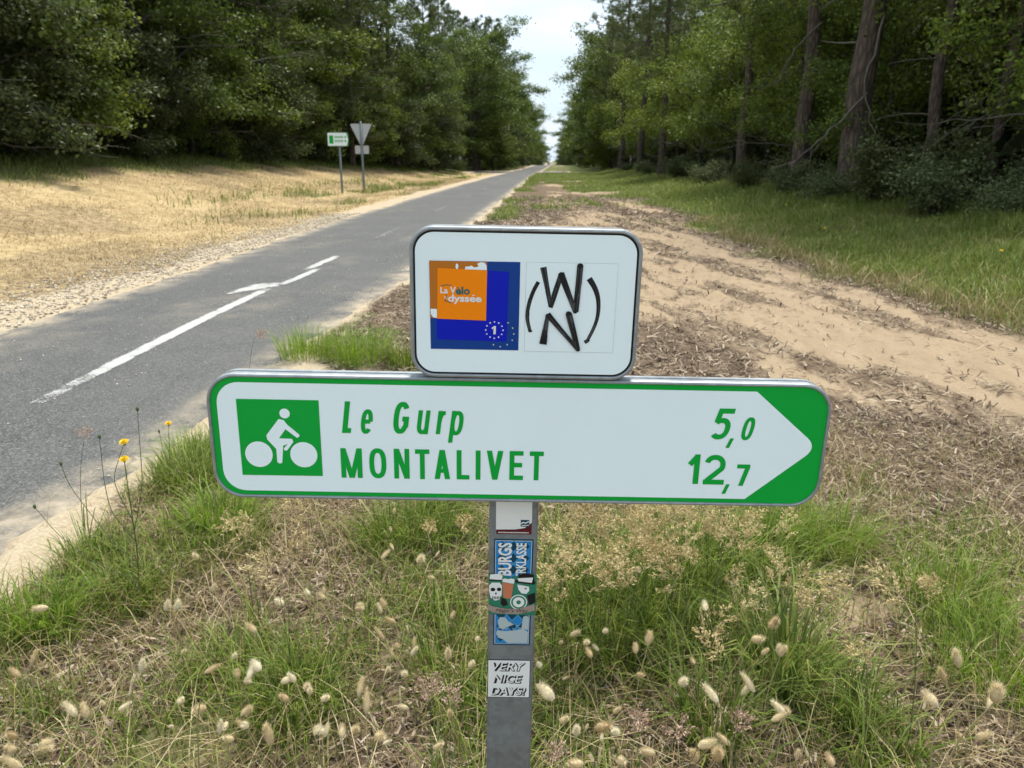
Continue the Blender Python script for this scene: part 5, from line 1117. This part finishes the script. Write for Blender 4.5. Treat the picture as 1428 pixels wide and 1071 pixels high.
PAN = [(0.017, 1.843, 0.473), (0.079, 1.966, 0.473), (0.152, 2.136, 0.432), (0.207, 1.977, 0.4), (0.303, 2.266, 0.368), (0.298, 2.042, 0.414), (0.367, 2.083, 0.417), (0.45, 2.301, 0.366), (0.482, 2.157, 0.367), (0.037, 2.023, 0.5), (0.131, 2.185, 0.451), (0.236, 2.327, 0.393), (0.336, 2.276, 0.421), (0.388, 2.109, 0.496), (0.5, 2.121, 0.486), (0.532, 2.067, 0.478), (0.582, 2.076, 0.415), (0.165, 1.986, 0.429), (-0.004, 1.995, 0.455), (0.419, 1.718, 0.369), (0.426, 1.562, 0.438), (0.665, 1.984, 0.398), (0.628, 1.749, 0.483), (-0.998, 2.222, 0.369), (-0.967, 2.107, 0.455), (-0.723, 1.753, 0.482), (0.731, 1.865, 0.392), (0.737, 1.803, 0.485), (0.947, 1.734, 0.482), (1.121, 1.988, 0.363), (0.753, 1.549, 0.459), (0.539, 1.869, 0.36), (-0.286, 2.215, 0.43), (0.23, 1.903, 0.421), (0.08, 1.95, 0.388), (0.682, 2.166, 0.405), (0.714, 2.11, 0.473), (0.374, 1.978, 0.404), (1.174, 2.019, 0.381), (-0.753, 1.951, 0.458), (-0.783, 2.285, 0.423), (-0.37, 2.153, 0.472)]
rp_ = random.Random(21)
PAN += [(round(rp_.uniform(.04, .62), 3), round(rp_.uniform(1.95, 2.55), 3), round(rp_.uniform(.33, .47), 3)) for _ in range(34)]
PINK = [(0.228, 1.537, 0.276), (0.313, 1.482, 0.285), (0.011, 1.32, 0.338), (-0.301, 1.564, 0.306), (-0.223, 1.516, 0.306), (-1.78, 2.62, 0.55), (-1.70, 4.16, 0.6), (-0.268, 1.481, 0.353), (0.477, 1.533, 0.259)]
ALLP = PAN + PINK; wz = lambda hx: 0 if hx < -1.5 else 1 if hx < -.1 else 2 if hx < .62 else 3
RP = ranked(ALLP, lambda i_: (wz(ALLP[i_][0]), i_ >= len(PAN)))
for i, (hx, hy, hz_) in enumerate(ALLP):
    pink = i >= len(PAN); me, tipp = ST[0]; a = rb.uniform(0, 6.28); g0 = gz(hx, hy); zz = hz_ - .04 - g0; k = zz / .40
    bx_, by_ = hx - math.cos(a) * tipp[0] * k, hy - math.sin(a) * tipp[0] * k
    where = 'beside the path left of the sign' if hx < -1.5 else 'left of the signpost' if hx < -.1 else 'right of the signpost' if hx < .62 else 'in the far right of the grass'
    o = tag(empty('feathery_plant', (bx_, by_, g0), (0, 0, a), k), ('pinkish feathery panicle ' if pink else 'tall cream feathery panicle ') + where + ', ' + RP[i] + ' from their left', 'plant', ('pink panicles ' if pink else 'cream panicles ') + where)
    link('stem', me, o); link('leaves', LF[i % 2], o)
    h = link('panicle', (PK[i % 2] if pink else PN[i % 3]), o); h.location = tipp; h.rotation_euler = (rb.uniform(-.5, .5), rb.uniform(.2, 1.25), rb.uniform(-.8, .8)); h.scale = (rb.uniform(.85, 1.2) / k,) * 3

# yellow cat's-ear flowers on branching stems
def flower_head(seed, r_):
    g = np.random.default_rng(seed); V = []; F = []
    for ring, (rad, el_, n) in enumerate(((1.0, .12, 20), (.78, .35, 16), (.5, .65, 11), (.25, .95, 6))):
        for k in range(n):
            a = 2 * math.pi * (k + ring * .5) / n + g.normal(0, .05); R_ = r_ * rad * g.uniform(.88, 1.06); w = r_ * .13; b0 = len(V)
            d = np.array([math.cos(a), math.sin(a), 0]); s = np.array([-math.sin(a), math.cos(a), 0]); z1 = R_ * math.tan(el_) * .7 + .001 * ring
            V += [d * .001 + s * w * .3 + [0, 0, .001 * ring], d * .001 - s * w * .3 + [0, 0, .001 * ring], d * R_ * .9 - s * w + [0, 0, z1], d * R_ + [0, 0, z1], d * R_ * .9 + s * w + [0, 0, z1]]; F.append((b0, b0 + 1, b0 + 2, b0 + 3, b0 + 4))
    return mesh_np('flower_head', np.array(V), np.array(F), M['yellow_petal'])
FH = flower_head(1, .0165)
mb = MB(); v_, f_ = tube_np(np.array([[0, 0, -.014], [0, 0, -.010], [0, 0, -.004], [0, 0, .002], [0, 0, .004]]), [.0012, .0045, .0055, .0042, .001], 7); BUDM = mesh_np('bud', v_, f_, M['green_stem'], True)
def flower_plant(base, stems, heads, buds, label):
    o = tag(empty('yellow_flower_plant', (base[0], base[1], gz(base[0], base[1]))), label, 'flower', 'yellow flowered plants beside the path'); B = np.array([base[0], base[1], gz(base[0], base[1])])
    for P, r0, r1 in stems:
        P = np.array(P) - B; tt = np.linspace(0, 1, len(P)); T = np.linspace(0, 1, 14); Q = np.column_stack([np.interp(T, tt, P[:, i]) for i in range(3)])
        for _ in range(2): Q[1:-1] = (Q[:-2] + Q[1:-1] * 2 + Q[2:]) / 4
        link('stem', mesh_np('stem', *tube_np(Q, np.linspace(r0, r1, 14), 5), M['green_stem'], True), o)
    for p, tilt in heads: 
        h = link('flower_head', FH, o); h.location = Vector(p) - Vector(B); h.rotation_euler = tilt
        c_ = link('calyx', BUDM, h); c_.location = (0, 0, -.002)
    for p in buds: c_ = link('bud', BUDM, o); c_.location = Vector(p) - Vector(B)
    return o
Y1 = 2.302
flower_plant((-1.463, Y1), [([(-1.463, Y1, 0), (-1.439, Y1, .218), (-1.439, Y1, .344), (-1.437, Y1, .46), (-1.435, Y1, .566)], .0028, .0014), ([(-1.439, Y1, .344), (-1.475, Y1 + .01, .42), (-1.50, Y1 + .02, .49), (-1.445, Y1 + .03, .616)], .0018, .0011), ([(-1.439, Y1, .30), (-1.395, Y1 + .02, .467), (-1.385, Y1 + .02, .6), (-1.374, Y1 + .02, .745)], .0018, .001),
                            ([(-1.439, Y1, .26), (-1.50, Y1 - .02, .38), (-1.505, Y1 - .02, .5), (-1.495, Y1 - .02, .658)], .0017, .001), ([(-1.45, Y1, .16), (-1.56, Y1 + .01, .30), (-1.66, Y1 + .02, .46), (-1.674, Y1 + .02, .54)], .0015, .001), ([(-1.455, Y1, .1), (-1.60, Y1 - .03, .2), (-1.70, Y1 - .03, .30), (-1.76, Y1 - .03, .40)], .0014, .001)],
             [((-1.435, Y1, .572), (.35, .1, 0)), ((-1.445, Y1 + .03, .622), (.3, -.15, .5))], [(-1.374, Y1 + .02, .75), (-1.495, Y1 - .02, .664), (-1.674, Y1 + .02, .546), (-1.76, Y1 - .03, .406)], 'branching wiry stem with two yellow flowers left of the sign')
flower_plant((-1.80, 3.22), [([(-1.80, 3.22, 0), (-1.785, 3.22, .18), (-1.767, 3.22, .362)], .0018, .0011), ([(-1.79, 3.22, .12), (-1.81, 3.22, .22), (-1.817, 3.22, .326)], .0014, .001)], [((-1.767, 3.22, .366), (.3, 0, 0))], [(-1.817, 3.22, .33)], 'thin stem with a single yellow flower close to the sign edge')
for i, (x, y, w_) in enumerate(((4.52, 12.9, 'nearest the track'), (5.78, 23.8, 'farthest along the verge'), (5.31, 17.8, 'in the middle of the verge'), (6.9, 16.2, 'beside the shrubs'), (5.23, 9.1, 'at the right border of the verge'))):
    o = tag(empty('yellow_flower', (x, y, gz(x, y))), 'tiny yellow flower dot in the right verge grass, ' + w_, 'flower', 'yellow flowers in the right verge')
    link('stem', mesh_np('stem', *tube_np(np.array([[0, 0, -.02], [.01, 0, .2], [0, 0, .40]]), [.003, .002, .002], 4), M['green_stem']), o); h = link('flower_head', FH, o); h.location = (0, 0, .40); h.scale = (1.2,) * 3; h.rotation_euler = (.5, 0, 0)
